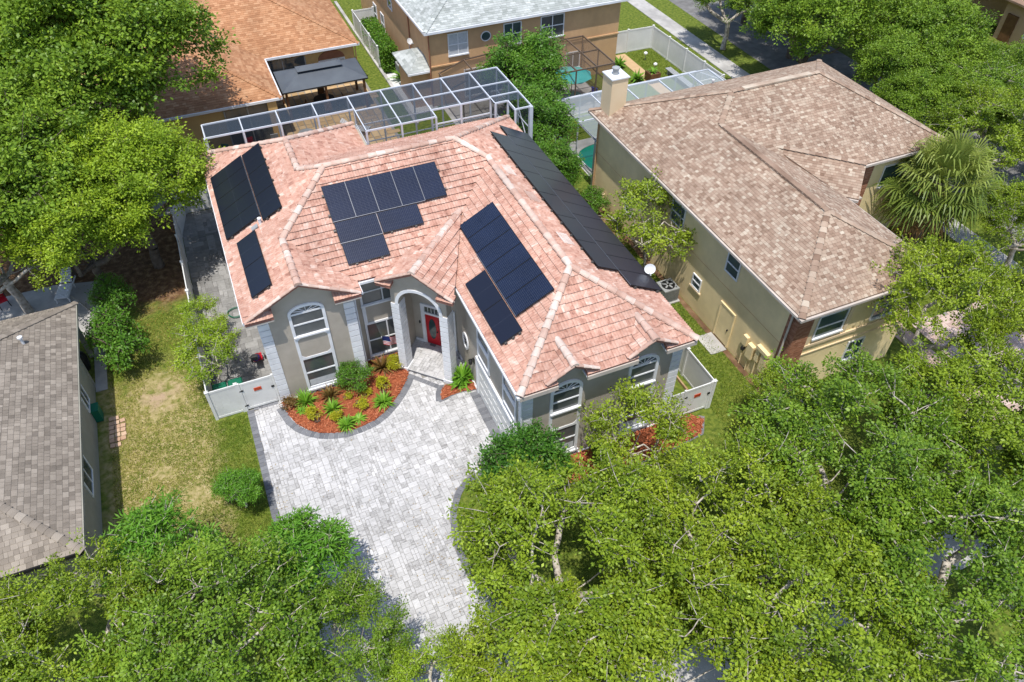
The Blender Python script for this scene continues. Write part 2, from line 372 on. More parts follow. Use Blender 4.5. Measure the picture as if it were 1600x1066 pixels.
def add_tile(mb, t):
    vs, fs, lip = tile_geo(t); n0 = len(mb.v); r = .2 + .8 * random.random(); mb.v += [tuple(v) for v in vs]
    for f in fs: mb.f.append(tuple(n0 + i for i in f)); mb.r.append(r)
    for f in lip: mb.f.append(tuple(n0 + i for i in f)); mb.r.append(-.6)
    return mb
def flat_geo(t, tilt=.014, gap=.006):
    p, u, v, n, wd, ex = t
    a, b = p + u * gap + n * (tilt + .006), p + u * (wd - gap) + n * (tilt + .006)
    c, d = b + v * ex - n * tilt, a + v * ex - n * tilt
    return [a, b, c, d, a - n * tilt, b - n * tilt], [(0, 1, 2, 3), (4, 5, 1, 0)]
def shingle_roof(parent, planes, m, wd=.31, ex=.2):
    mb = MB()
    for pts, u in planes:
        def full(t):
            vs, fs = flat_geo(t); r = random.random(); mb.add(vs, fs, r)
        def part(top, n, tilt): mb.poly(top)
        roof_pieces(pts, u, wd, ex, full, part, .014, .5, .25)
    o = mb.build('shingles', m, parent); stuff(o); return o
def caps(parent, p, q, m, rad=.13, step=.4, name='ridge_cap', flat=False, keep=None):
    p, q = Vector(p), Vector(q); d = q - p; L = d.length; a = d.normalized(); n = max(1, int(L / step)); sd = a.cross(Vector((0, 0, 1))).normalized(); up = sd.cross(a)
    for i in range(n):
        p0 = p + a * (L * i / n - .03); p1 = p + a * (L * (i + 1) / n); mb = MB(); K = 6; vs = []
        for (c, rr_) in ((p0, rad * 1.15), (p1, rad * .86)):
            for k in range(K + 1):
                th = math.pi * k / K; hh = rr_ * (.28 if flat else .75)
                vs.append(c + sd * (rr_ * math.cos(th)) + up * (hh * math.sin(th) - (.0 if flat else .02)))
        fs = [(k, k + 1, K + 2 + k, K + 1 + k) for k in range(K)] + [tuple(range(K, -1, -1)), tuple(range(K + 1, 2 * K + 2))]
        mb.add(vs, fs, random.random()); o = mb.build(name, m, parent, smooth=False)

# ================================================================== the setting
def sheet(name, pts, z, m, label=None):
    return struct(MB().poly([(x, y, z) for x, y in pts]).build(name, m), label)
sheet('ground', [(-300, -300), (300, -300), (300, 300), (-300, 300)], 0, 'lawn', 'green and straw coloured lawn ground')
def lay_pavers(parent, P, z, m, cell=.15, sizes=((2, 1), (1, 2), (2, 2), (3, 2), (2, 3)), rot=0., focus=(0, 0), skip=None, maxn=300, h=.03, gap=.0045):
    ca, sa = math.cos(rot), math.sin(rot)
    loc = [(x * ca + y * sa, -x * sa + y * ca) for x, y in P]
    x0, x1 = min(p[0] for p in loc), max(p[0] for p in loc); y0, y1 = min(p[1] for p in loc), max(p[1] for p in loc)
    nx, ny = int((x1 - x0) / cell) + 3, int((y1 - y0) / cell) + 3
    occ = np.zeros((nx + 4, ny + 4), bool); pcs = []
    for j in range(ny):
        for i in range(nx):
            if occ[i, j]: continue
            ss = list(sizes); random.shuffle(ss)
            for (a, b) in ss + [(1, 1)]:
                if not occ[i:i + a, j:j + b].any(): break
            occ[i:i + a, j:j + b] = True
            u, v = x0 + i * cell, y0 + j * cell; uc, vc = u + a * cell / 2, v + b * cell / 2
            c = (uc * ca - vc * sa, uc * sa + vc * ca)
            if not inside(c, P) or (skip and skip(c)): continue
            pcs.append(((c[0] - focus[0]) ** 2 + (c[1] - focus[1]) ** 2, u, v, a * cell, b * cell))
    pcs.sort(key=lambda t: t[0]); rest = MB()
    for k, (_, u, v, a, b) in enumerate(pcs):
        mb = MB() if k < maxn else rest; bv = .008; hz = h + random.uniform(-.003, .003)
        def P3(uu_, vv_, zz): return (uu_ * ca - vv_ * sa, uu_ * sa + vv_ * ca, z + zz)
        q = [(u + gap, v + gap), (u + a - gap, v + gap), (u + a - gap, v + b - gap), (u + gap, v + b - gap)]
        t = [(u + gap + bv, v + gap + bv), (u + a - gap - bv, v + gap + bv), (u + a - gap - bv, v + b - gap - bv), (u + gap + bv, v + b - gap - bv)]
        vs = [P3(*p, 0) for p in q] + [P3(*p, hz - bv) for p in q] + [P3(*p, hz) for p in t]
        mb.add(vs, [(0, 1, 5, 4), (1, 2, 6, 5), (2, 3, 7, 6), (3, 0, 4, 7), (4, 5, 9, 8), (5, 6, 10, 9), (6, 7, 11, 10), (7, 4, 8, 11), (8, 9, 10, 11)], random.random())
        if k < maxn: mb.build('paver', m, parent)
    if rest.f: stuff(rest.build('pavers', m, parent))
def band(parent, pts, wd, z, m, step=.2, h=.036, name='border_paver', maxn=300):
    """soldier course of pavers along a polyline; pieces lie to the right of the walking direction"""
    P = [Vector((x, y, 0)) for x, y in pts]; segs = [(P[i], P[i + 1]) for i in range(len(P) - 1)]
    tot = sum((b - a).length for a, b in segs); n = int(tot / step); per = tot / n
    def at(s):
        for a, b in segs:
            l = (b - a).length
            if s <= l + 1e-6: return a + (b - a) * (s / l), (b - a).normalized()
            s -= l
        return segs[-1][1], (segs[-1][1] - segs[-1][0]).normalized()
    nr = []
    for i in range(n + 1):
        p, d = at(i * per); _, d1 = at(max(0, i * per - .12)); _, d2 = at(min(tot, i * per + .12)); d = (d1 + d2).normalized()
        nr.append((p, Vector((d.y, -d.x, 0))))
    for i in range(n):
        (p, a), (q, b) = nr[i], nr[i + 1]; e = (q - p).normalized() * .006
        quad = [p + e, q - e, q - e + b * wd, p + e + a * wd]
        MB().prism([v + Vector((0, 0, z)) for v in quad], (0, 0, h + random.uniform(-.002, .002))).build(name, m, parent)

BED = [(-.02, -.05), (-.05, -.3), (.19, -1.29), (.45, -1.8), (.78, -2.19), (1.25, -2.55), (1.79, -2.78), (2.4, -2.92), (3.01, -2.9), (3.65, -2.78), (4.21, -2.5), (4.75, -2.08), (5.26, -1.58), (5.62, -1.15), (5.95, -.66)]
BEDP = BED + [(6.0, -.2), (5.75, .1), (5.9, 1.02), (4.08, 1.02), (4.08, -.02)]
RBED = [(6.87, -2.85), (6.95, -2.5), (7.12, -2.2), (7.35, -2.0), (7.95, -2.1), (8.68, -1.2), (8.68, -2.86), (8.0, -2.72), (7.4, -2.73)]
DRIVE = [(-1.62, .12), (9.0, .12), (8.75, -7.75), (7.4, -7.2), (6.4, -7.35), (5.75, -7.8), (5.2, -8.6), (4.93, -9.5), (4.78, -10.6), (4.85, -11.6), (5.2, -12.8), (5.9, -14.2), (7.2, -16.4), (-1.62, -16.4)]
drive = sheet('driveway', DRIVE, .004, 'joint_sand', 'light grey paver driveway in front of the house')
def skip_drive(c):
    if inside(c, BEDP) or inside(c, RBED) or c[0] < -1.4: return True
    if 0 < c[0] < 4.1 and c[1] > 0: return True
    return c[0] + c[1] > 5.62 and c[0] > 5.6 and c[1] > -2.3 and c[0] < 8.7 and c[0] - c[1] < 9.9 and c[1] > -2.05
lay_pavers(drive, DRIVE, .005, 'paver', .135, focus=(2.6, -4.6), skip=skip_drive, rot=R(2), maxn=300)
band(drive, [(-1.32, .05), (-1.32, -16.3)], .3, .008, 'paver_border', .21)
band(drive, [(-.2, -.05), (-1.32, -.0)], .22, .009, 'paver_border', .21)
band(drive, BED[1:], .32, .009, 'paver_border', .2)
band(drive, [(6.0, -.62), (7.1, -1.9), (7.3, -1.98), (6.98, -2.38), (6.84, -2.87)], .24, .010, 'paver_border', .2)
band(drive, [(8.7, -2.9), (8.0, -2.76), (7.4, -2.77), (6.75, -2.95)], .3, .011, 'paver_border', .2)
band(drive, [(8.66, -2.95), (8.66, -7.6)], .42, .009, 'paver_border', .21)
band(drive, list(reversed(DRIVE[2:13])), .28, .010, 'paver_border', .21)
def rag(P, n=3):
    out = []
    for i in range(len(P)):
        a, b = P[i], P[(i + 1) % len(P)]
        for k in range(n): out.append((a[0] + (b[0] - a[0]) * k / n, a[1] + (b[1] - a[1]) * k / n))
    return out
def mulch(name, P, label, chips=2500, h=.08, edge=True):
    mb = MB(); c = (sum(p[0] for p in P) / len(P), sum(p[1] for p in P) / len(P)); n = len(P)
    vs = []
    for f, z in ((1, .006), (.985, .05), (.7, h), (.35, h + .03)): vs += [(c[0] + (p[0] - c[0]) * f, c[1] + (p[1] - c[1]) * f, z) for p in P]
    vs.append((c[0], c[1], h + .03)); fs = []
    for k in range(3):
        for i in range(n): fs.append((k * n + i, k * n + (i + 1) % n, (k + 1) * n + (i + 1) % n, (k + 1) * n + i))
    for i in range(n): fs.append((3 * n + i, 3 * n + (i + 1) % n, 4 * n))
    o = struct(mb.add(vs, fs).build(name, 'mulch'), label)
    ch = MB(); x0, x1 = min(p[0] for p in P), max(p[0] for p in P); y0, y1 = min(p[1] for p in P), max(p[1] for p in P); k = 0
    while k < chips:
        x, y = random.uniform(x0, x1), random.uniform(y0, y1); k += 1
        if not inside((x, y), P): continue
        a = random.uniform(0, 6.28); l, b = random.uniform(.03, .07), random.uniform(.012, .022); ca, sa = math.cos(a), math.sin(a)
        z = h + random.uniform(-.03, .045); t = random.uniform(-.02, .03)
        ch.add([(x - l * ca - b * sa, y - l * sa + b * ca, z), (x + l * ca - b * sa, y + l * sa + b * ca, z + t), (x + l * ca + b * sa, y + l * sa - b * ca, z + t), (x - l * ca + b * sa, y - l * sa - b * ca, z)], [(0, 1, 2, 3)], random.random())
    stuff(ch.build('mulch_chips', 'mulch_chip', o))
    return o
mulch('mulch_bed', BEDP, 'curved red mulch bed under the tall front windows', 6000)
mulch('mulch_bed', RBED, 'small triangular red mulch bed beside the porch step', 900)
FB = [(8.9, -8.0), (17.0, -8.0), (17.6, -8.6), (17.0, -9.3), (14.5, -9.6), (12.0, -9.5), (9.6, -9.3), (8.6, -8.7)]
fb = mulch('mulch_bed', FB, 'red mulch bed along the garage front wall', 3500)
band(fb, [(17.7, -8.5), (17.1, -9.35), (14.5, -9.66), (12.0, -9.56), (9.5, -9.36), (8.5, -8.75)], .28, .004, 'paver_border', .21)
# side yard paving
SIDE = [(-2.9, .2), (-.02, .2), (-.02, 13.4), (-.5, 17.2), (-2.7, 17.2), (-2.9, 15)]
sy = sheet('side_yard_paving', SIDE, .004, 'joint_sand', 'grey paver side yard between the house and white fence')
lay_pavers(sy, SIDE, .005, 'paver_grey', .21, focus=(-1.5, 3), maxn=300)
# neighbours' hard surfaces
sheet('concrete_patio', [(-24, 8.2), (-8.0, 8.2), (-8.0, 4.05), (-7.48, 4.05), (-7.42, 12.6), (-9.8, 13.2), (-24, 13.2)], .03, 'concrete', 'pale concrete patio behind the grey roofed house')
sheet('lanai_deck', [(-.1, 10.3), (17.6, 10.3), (17.6, 15.6), (-.1, 15.6)], .02, 'paver_tan', 'paved lanai floor inside the white screen cage')
op = sheet('patio_paving', [(-6, 17.6), (12.2, 17.6), (12.2, 30.6), (-6, 30.6)], .012, 'joint_sand', 'tan paver patio of the orange roofed house')
lay_pavers(op, [(-1, 18), (12.2, 18), (12.2, 30.4), (-1, 30.4)], .013, 'paver_tan', .5, ((1, 1), (2, 1), (1, 2)), focus=(6, 22), maxn=260, gap=.03, h=.025)
sheet('white_gravel_bed', [(14.0, 23.5), (16.0, 23.5), (16.0, 34), (14.0, 34)], .015, 'white_gravel', 'white gravel strip beside the tan house')
struct(bx(13.7, 13.95, 22.0, 46, 0, .14).build('kerb', 'concrete'), 'concrete kerb between the lawn strip and white gravel')
struct(bx(38.6, 40.2, -40, 90, 0, .05).build('sidewalk', 'concrete'), 'concrete sidewalk beside the upper right street')
struct(bx(42.3, 49.5, -60, 120, -.05, .012).build('road', 'asphalt'), 'grey asphalt street at upper right')
struct(bx(-120, 120, -18.9, -17.3, 0, .045).build('sidewalk', 'concrete'), 'concrete sidewalk under the front trees')
struct(bx(-120, 120, -32, -22.5, -.05, .012).build('road', 'asphalt'), 'asphalt street in front of the houses')
struct(bx(32.1, 33.0, 17, 26.3, 0, .02).build('garden_path', 'paver_tan'), 'tan garden path beside the lawn behind white fence')
struct(bx(20.85, 21.17, -8.5, 9.6, 0, .016).build('soil_strip', 'soil'), 'bare soil strip along the beige house wall')
struct(bx(20.2, 21.1, -5.3, -3.95, .002, .05).build('concrete_pad', 'concrete'), 'concrete pad beside the beige side door')
struct(bx(20.1, 21.15, 4.2, 9.4, .001, .02).build('rock_bed', 'soil'), 'mulch strip under the trees beside the beige wall')
bw = sheet('beige_driveway', [(31, -14), (38.4, -14), (38.4, -7.5), (31, -7.5)], .01, 'joint_sand', 'pink paver driveway right of the beige house')
lay_pavers(bw, [(31, -14), (38.4, -14), (38.4, -7.5), (31, -7.5)], .011, 'paver_pink', .17, focus=(34, -9), maxn=250)
struct(bx(29.6, 30.6, -17, -2.5, 0, .03).build('front_walk', 'paver_pink'), 'pink walkway along the beige house lawn')
struct(bx(29.0, 31.0, -4, -2.8, 0.0, .034).build('entry_step', 'paver_pink'), 'entry step of the beige house')

# ================================================================== main house
S_, Z0 = .53, 5.65
def zW(x): return Z0 + S_ * (x + .45)
def zF(y): return Z0 + S_ * (y - .35)
def zE(x): return Z0 + S_ * (16.15 - x)
def zGW(x): return Z0 + S_ * (x - 8.35)
def zGF(y): return Z0 + S_ * (y + 8.45)
RZ = zF(5.5)                                   # main ridge
GZ = zW(2.0)                                   # left gable ridge
RX = 12.25; RRZ = zGW(RX)                      # garage ridge
WZ = zW(3.65)
BS = (RZ - Z0) / (11.0 - 5.5)
def zB(y): return RZ - BS * (y - 5.5)
H = thing('house', 'two storey grey stucco house with pink tile roof and solar panels', 'house', (8, 3, 0))
FOOT = [(0, 0), (4.1, 0), (4.1, 1.0), (6.6, 1.0), (7.05, 1.46), (8.7, -.19), (8.7, -8.0), (15.9, -8.0), (15.9, 10.5), (8.0, 10.5), (8.0, 13.25), (0, 13.25)]
MB().prism([(x, y, 0) for x, y in FOOT], (0, 0, 5.5)).build('wall', 'stucco', H)
MB().prism([(-.02, 0, 5.5), (4.12, 0, 5.5), (4.12, 0, zW(-.02) - .25), (2.0, 0, GZ - .2), (-.02, 0, zW(-.02) - .25)], (0, .2, 0)).build('gable_wall', 'stucco', H)
# roof planes
rW = [(-.45, -.45, zW(-.45)), (2.0, -.45, GZ), (2.0, 2.8, GZ), (4.7, 5.5, RZ), (3.65, 6.6, WZ), (3.65, 9.5, WZ), (-.45, 13.65, zW(-.45))]
rGabR = [(2.0, -.45, GZ), (4.45, -.45, Z0), (4.45, .35, Z0), (2.0, 2.8, GZ)]
rF = [(4.45, .35, Z0), (8.35, .35, Z0), (12.25, 4.25, RRZ), (11.0, 5.5, RZ), (4.7, 5.5, RZ), (2.0, 2.8, GZ)]
rGW = [(8.35, -8.45, Z0), (RX, -4.55, RRZ), (RX, 4.25, RRZ), (8.35, .35, Z0)]
N1, N2, ND = (9.95, 11.2), (13.45, 14.75), -8.02
rGF = [(8.35, -8.45, Z0), (N1[0], -8.45, Z0), (N1[0], ND, zGF(ND)), (N1[1], ND, zGF(ND)), (N1[1], -8.45, Z0), (N2[0], -8.45, Z0), (N2[0], ND, zGF(ND)), (N2[1], ND, zGF(ND)), (N2[1], -8.45, Z0), (16.15, -8.45, Z0), (RX, -4.55, RRZ)]
rE = [(16.15, -8.45, Z0), (16.15, 11.0, Z0), (11.0, 5.5, RZ), (12.25, 4.25, RRZ), (RX, -4.55, RRZ)]
vy = 5.5 + (RZ - Z0) / BS
rB = [(4.7, 5.5, RZ), (11.0, 5.5, RZ), (16.15, 11.0, Z0), (15.4, 11.0, Z0), (15.4, 11.8, zB(11.8)), (12.1, 11.8, zB(11.8)), (12.1, 11.0, Z0), (7.75, 11.0, Z0), (3.65, 6.6, WZ)]
rEW = [(3.65, 6.6, WZ), (7.75, 11.0, Z0), (7.75, 13.65, Z0), (3.65, 9.5, WZ)]
rBL = [(7.75, 13.65, Z0), (-.45, 13.65, Z0), (3.65, 9.5, WZ)]
# diagonal porch gable: t runs along its front, n into the house
T45 = Vector((.70711, -.70711, 0)); N45 = Vector((.70711, .70711, 0))
def PT(t, n, z): return T45 * t + N45 * n + Vector((0, 0, z))
pc, ph, pn = 5.5, 1.87, 3.74; PZ = Z0 + S_ * ph
def meet(t0, n0):      # where the porch ridge runs into the valley
    return n0
pb = 8.72
rPL = [PT(pc, pn, PZ), PT(pc - ph, pn, Z0), PT(pc - ph, 5.75, Z0), PT(pc, pb, PZ)]
rPR = [PT(pc, pn, PZ), PT(pc + ph, pn, Z0), PT(pc + ph - .55, 5.15, Z0 + .2), PT(pc, pb, PZ)]
DORM = []
for cx in (10.58, 14.1):
    dz = 6.42; hw = 1.12; yb = -8.45 + (dz - Z0) / S_; zl = dz - .55 * hw
    ye = -8.45 + (zl - Z0) / S_
    DORM.append((cx, dz, hw, yb, zl, ye))
planes = [(rW, (0, 1, 0)), (rGabR, (0, 1, 0)), (rF, (1, 0, 0)), (rGW, (0, 1, 0)), (rGF, (1, 0, 0)), (rE, (0, 1, 0)), (rB, (1, 0, 0)), (rEW, (0, 1, 0)), (rBL, (1, 0, 0)), (rPL, N45), (rPR, N45)]
for cx, dz, hw, yb, zl, ye in DORM:
    for s in (-1, 1): planes.append(([(cx, -8.47, dz), (cx + s * hw, -8.47, zl), (cx + s * hw, ye, zl), (cx, yb, dz)], (0, 1, 0)))
# little return roofs at the foot of each gable
def ret(x0, x1, y=-.5, z=5.62, d=.5, rise=.26): planes.append(([(x0, y, z), (x1, y, z), (x1, y + d, z + rise), (x0, y + d, z + rise)], (1, 0, 0)))
ret(-.45, .72); ret(3.28, 4.45)
for (t0, t1) in ((pc - ph, pc - ph + .75), (pc + ph - .8, pc + ph)):
    planes.append(([PT(t0, pn - .04, 5.58), PT(t1, pn - .04, 5.58), PT(t1, pn + .33, 5.76), PT(t0, pn + .33, 5.76)], T45))
dk = MB()
for pts, u in planes: deck(dk, pts, .13)
roof = dk.build('roof', 'tile_deck', H)
whole = []; bits = MB()
for pts, u in planes:
    roof_pieces(pts, u, .26, .33, whole.append, lambda top, n, tl: bits.add(top, [tuple(range(len(top)))], .2 + .8 * random.random()), .06)
whole.sort(key=lambda t: (Vector(t[0]) - CAM).length)
vis = [t for t in whole if t[3].dot(CAM - t[0]) > 0]
def covered(t):
    c = t[0] + t[1] * .15 + t[2] * .18; x, y = c.x, c.y
    n = t[3]
    if n.x < -.3 and x < 3 and ((-.2 < x < 2.5 and 4.6 < y < 10.6) or (.2 < x < 1.1 and .4 < y < 4.4)): return True
    if n.x < -.3 and x > 8 and ((9.7 < x < 11.3 and -5.2 < y < 1.2) or (8.7 < x < 9.7 and -5.9 < y < -2.1)): return True
    if n.y < -.3 and ((4.3 < x < 9.6 and 2.9 < y < 4.5) or (4.3 < x < 8.1 and 1.9 < y < 2.9)): return True
    return n.x > .3 and x > 13.5 and -5.3 < y < 8.5
pick = [t for t in vis if not covered(t)][:300]; ids = set(id(t) for t in pick)
for t in pick:
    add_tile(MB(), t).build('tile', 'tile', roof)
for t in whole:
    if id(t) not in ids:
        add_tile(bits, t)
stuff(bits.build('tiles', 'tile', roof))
cl = .05
def cp(a, b): caps(roof, Vector(a) + Vector((0, 0, cl)), Vector(b) + Vector((0, 0, cl)), 'ridge_tile', .15, .42)
cp((2, -.5, GZ), (2, 2.8, GZ)); cp((2, 2.8, GZ), (4.7, 5.5, RZ)); cp((4.7, 5.5, RZ), (11, 5.5, RZ)); cp((11, 5.5, RZ), (12.25, 4.25, RRZ))
cp((RX, 4.25, RRZ), (RX, -4.55, RRZ)); cp((8.35, -8.45, Z0), (RX, -4.55, RRZ)); cp((16.15, -8.45, Z0), (RX, -4.55, RRZ))
cp((4.7, 5.5, RZ), (3.65, 6.6, WZ)); cp((3.65, 6.6, WZ), (3.65, 9.5, WZ)); cp((-.45, 13.65, Z0), (3.65, 9.5, WZ)); cp((7.75, 13.65, Z0), (3.65, 9.5, WZ)); cp((11, 5.5, RZ), (16.15, 11, Z0))
cp(PT(pc, pn - .02, PZ), PT(pc, pb - .1, PZ))
for cx, dz, hw, yb, zl, ye in DORM:
    cp((cx, -8.5, dz), (cx, yb + .1, dz))
    for s in (-1, 1): caps(roof, (cx + s * .06, -8.45, dz + .02), (cx + s * hw, -8.45, zl + .03), 'ridge_tile', .09, .36, 'rake_tile')
for (a, b) in (((2, -.42, GZ + .03), (-.45, -.42, Z0 + .03)), ((2, -.42, GZ + .03), (4.45, -.42, Z0 + .03))): caps(roof, a, b, 'ridge_tile', .09, .4, 'rake_tile')
for s in (-1, 1): caps(roof, PT(pc + s * .06, pn + .02, PZ + .02), PT(pc + s * ph, pn + .02, Z0 + .03), 'ridge_tile', .09, .36, 'rake_tile')
# fascia and gutters
def fasc(p, q, wd=.06, hh=.2, m='fascia', name='fascia', dz=-.17):
    MB().bar(Vector(p) + Vector((0, 0, dz)), Vector(q) + Vector((0, 0, dz)), wd, hh).build(name, m, H)
fasc((-.49, -.4, Z0), (-.49, 13.6, Z0), .1, .12, 'white_trim', 'gutter', -.1)
fasc((8.30, -8.5, Z0), (8.30, -.1, Z0), .1, .12, 'white_trim', 'gutter', -.1)
fasc((8.35, -8.49, Z0), (N1[0], -8.49, Z0)); fasc((N1[1], -8.49, Z0), (N2[0], -8.49, Z0)); fasc((N2[1], -8.49, Z0), (16.15, -8.49, Z0))
fasc((4.5, -.4, Z0), (4.5, .3, Z0), .1, .12, 'white_trim', 'gutter', -.1); fasc((4.55, .31, Z0), (6.6, .31, Z0), .1, .12, 'white_trim', 'gutter', -.12)
fasc((16.2, -8.4, Z0), (16.2, 10.9, Z0), .1, .12, 'white_trim', 'gutter', -.1)
for a, b in (((2, -.36, GZ - .1), (-.42, -.36, Z0 - .1)), ((2, -.36, GZ - .1), (4.42, -.36, Z0 - .1))): MB().bar(a, b, .05, .14).build('rake_board', 'fascia', H)
for s in (-1, 1): MB().bar(PT(pc, pn + .08, PZ - .1), PT(pc + s * ph, pn + .08, Z0 - .1), .05, .14).build('rake_board', 'fascia', H)
# soffits
MB().prism([(-.45, -.44, 5.44), (0, -.44, 5.44), (0, 13.6, 5.44), (-.45, 13.6, 5.44)], (0, 0, .05)).build('soffit', 'white_trim', H)
MB().prism([(8.37, -8.43, 5.44), (8.7, -8.0, 5.44), (8.7, .1, 5.44), (8.37, .1, 5.44)], (0, 0, .05)).build('soffit', 'white_trim', H)
for xa, xb in ((8.72, N1[0]), (N1[1], N2[0]), (N2[1], 15.88)): bx(xa, xb, -8.43, -8.002, 5.44, 5.49).build('soffit', 'white_trim', H)
MB().prism([(15.9, -8.0, 5.44), (16.13, -8.43, 5.44), (16.13, 10.9, 5.44), (15.9, 10.9, 5.44)], (0, 0, .05)).build('soffit', 'white_trim', H)
MB().prism([(4.12, .36, 5.44), (6.9, .36, 5.44), (6.9, 1.0, 5.44), (4.12, 1.0, 5.44)], (0, 0, .05)).build('soffit', 'white_trim', H)
for x0, x1 in ((-.45, .72), (3.28, 4.45)): bx(x0 + .01, x1 - .01, -.49, -.002, 5.40, 5.47).build('return_board', 'fascia', H)
# dormer faces
for cx, dz, hw, yb, zl, ye in DORM:
    MB().prism([(cx - .62, -8.0, 5.2), (cx + .62, -8.0, 5.2), (cx + .95, -8.0, zl - .02), (cx, -8.0, dz - .14), (cx - .95, -8.0, zl - .02)], (0, -.03, 0)).build('dormer_wall', 'stucco', H)
    for s in (-1, 1): MB().bar((cx, -8.42, dz - .09), (cx + s * hw, -8.42, zl - .09), .04, .09).build('rake_board', 'fascia', H)
# quoins
def quoins(x0, x1, y0, y1, z1=5.3, n=15, name='quoin_block', z0=.12):
    h = (z1 - z0) / n
    for i in range(n): bx(x0, x1, y0, y1, z0 + i * h + .02, z0 + (i + 1) * h - .02).build(name, 'white_trim', H)
quoins(-.03, .44, -.035, .3); quoins(3.66, 4.13, -.035, .3); quoins(15.45, 15.93, -8.035, -7.6, 5.2); quoins(8.67, 9.12, -8.035, -7.65, 5.2)
bx(-.02, 4.12, -.06, .1, 0, .11).build('base_trim', 'white_trim', H); bx(4.14, 6.6, .94, 1.02, 0, .12).build('base_trim', 'white_trim', H)
bx(9.0, 15.92, -8.06, -7.9, 0, .11).build('base_trim', 'white_trim', H)
# tall arched window units
def ell(cx, z, a, b, n, s=0, e=math.pi): return [(cx - a * math.cos(s + (e - s) * k / n), z + b * math.sin(s + (e - s) * k / n)) for k in range(n + 1)]
def arch_unit(cx, y, zs, zt, hw, zu, zl1, zl0, zb):
    """springing zs, arch top zt, half width hw, upper glass bottom zu, lower glass zl0..zl1, foot zb; faces -y"""
    W = H; f = .13; gx = hw - f
    fr = bpy.data.objects.new('window', None); COL.objects.link(fr); fr.parent = W
    # surround: jambs, arch band, sill, transoms
    mb = MB()
    for s in (-1, 1): mb.box(*sorted((cx + s * gx, cx + s * hw)), y - .07, y, zb, zs)
    A, B = ell(cx, zs, hw, zt - zs, 14), ell(cx, zs, gx, zt - zs - f, 14)
    for k in range(14):
        q = [A[k], A[k + 1], B[k + 1], B[k]]; mb.prism([(p[0], y, p[1]) for p in q], (0, -.07, 0))
    mb.box(cx - gx, cx + gx, y - .07, y, zu - .14, zu); mb.box(cx - gx, cx + gx, y - .07, y, zl1, zl1 + .13); mb.box(cx - gx, cx + gx, y - .068, y, zb, zl0)
    mb.build('frame', 'white_trim', fr)
    bx(cx - hw + .02, cx + hw - .02, y - .13, y - .071, zu - .1, zu - .02).build('sill', 'white_trim', fr); bx(cx - hw - .05, cx + hw + .05, y - .14, y - .072, zb + .0, zb + .1).build('sill', 'white_trim', fr)
    bx(cx - gx, cx + gx, y - .045, y - .002, zl1 + .13, zu - .14).build('spandrel_panel', 'stucco', fr)
    for s in (-1, 1):
        for t in (zl1 + .13, zu - .14):
            d = 1 if t < 3 else -1
            MB().prism([(cx + s * gx, y - .046, t), (cx + s * (gx - .16), y - .046, t), (cx + s * gx, y - .046, t + d * .14)], (0, -.02, 0)).build('corner_trim', 'white_trim', fr)
    bx(cx - gx, cx + gx, y - .02, y - .001, zu, zs - .08).build('pane', 'glass', fr)
    fan = [(p[0], y - .02, p[1]) for p in ell(cx, zs, gx, zt - zs - f, 14)]
    MB().prism(fan, (0, .018, 0)).build('fanlight', 'glass', fr)
    bx(cx - gx, cx + gx, y - .05, y - .021, zs - .08, zs - .0).build('sash_bar', 'white_trim', fr)
    for k in range(1, 6):
        th = math.pi * k / 6
        MB().bar((cx, y - .03, zs), (cx - gx * math.cos(th) * .97, y - .03, zs + (zt - zs - f) * math.sin(th) * .97), .02, .03, (0, 1, 0)).build('fan_bar', 'white_trim', fr)
    zm = (zu + zs) / 2 - .02; bx(cx - gx, cx + gx, y - .05, y - .021, zm - .035, zm + .035).build('sash_bar', 'white_trim', fr)
    bx(cx - gx, cx + gx, y - .02, y - .001, zl0, zl1).build('pane', 'glass', fr)
    zm = (zl0 + zl1) / 2; bx(cx - gx, cx + gx, y - .05, y - .021, zm - .035, zm + .035).build('sash_bar', 'white_trim', fr)
    bx(cx - gx + .04, cx + gx - .04, y - .0215, y - .0205, zl0 + .05, zl0 + .42).build('blind', 'blind', fr)
    return fr
arch_unit(2.06, 0, 5.1, 5.52, .79, 3.83, 2.33, .52, .3)
arch_unit(10.58, -8.0, 4.62, 5.12, .71, 3.42, 2.2, .6, .38)
arch_unit(14.1, -8.0, 4.62, 5.12, .71, 3.42, 2.2, .6, .38)
# the two stacked windows in the recess beside the porch
def rect_window(x0, x1, y, z0, z1, vbars=(), hbars=(), m='glass', f=.1, par=None, sill=True, name='window'):
    fr = bpy.data.objects.new(name, None); COL.objects.link(fr); fr.parent = par or H
    mb = MB(); mb.box(x0, x0 + f, y - .06, y, z0, z1); mb.box(x1 - f, x1, y - .06, y, z0, z1); mb.box(x0 + f, x1 - f, y - .06, y, z1 - f, z1); mb.box(x0 + f, x1 - f, y - .06, y, z0, z0 + f)
    mb.build('frame', 'white_trim', fr); bx(x0 + f, x1 - f, y - .025, y - .001, z0 + f, z1 - f).build('pane', m, fr)
    for v in vbars: bx(v - .03, v + .03, y - .05, y - .026, z0 + f, z1 - f).build('glazing_bar', 'white_trim', fr)
    for h in hbars: bx(x0 + f, x1 - f, y - .055, y - .027, h - .03, h + .03).build('glazing_bar', 'white_trim', fr)
    if sill: bx(x0 - .03, x1 + .03, y - .12, y - .061, z0 - .02, z0 + .07).build('sill', 'white_trim', fr)
    return fr
rect_window(4.55, 6.45, 1.0, 3.6, 5.38, (5.6,), (4.4,)); rect_window(4.55, 6.45, 1.0, .3, 2.5, (5.6,), (1.35,))
bx(4.55, 4.72, .93, .999, 2.5, 3.6).build('window_surround', 'white_trim', H)
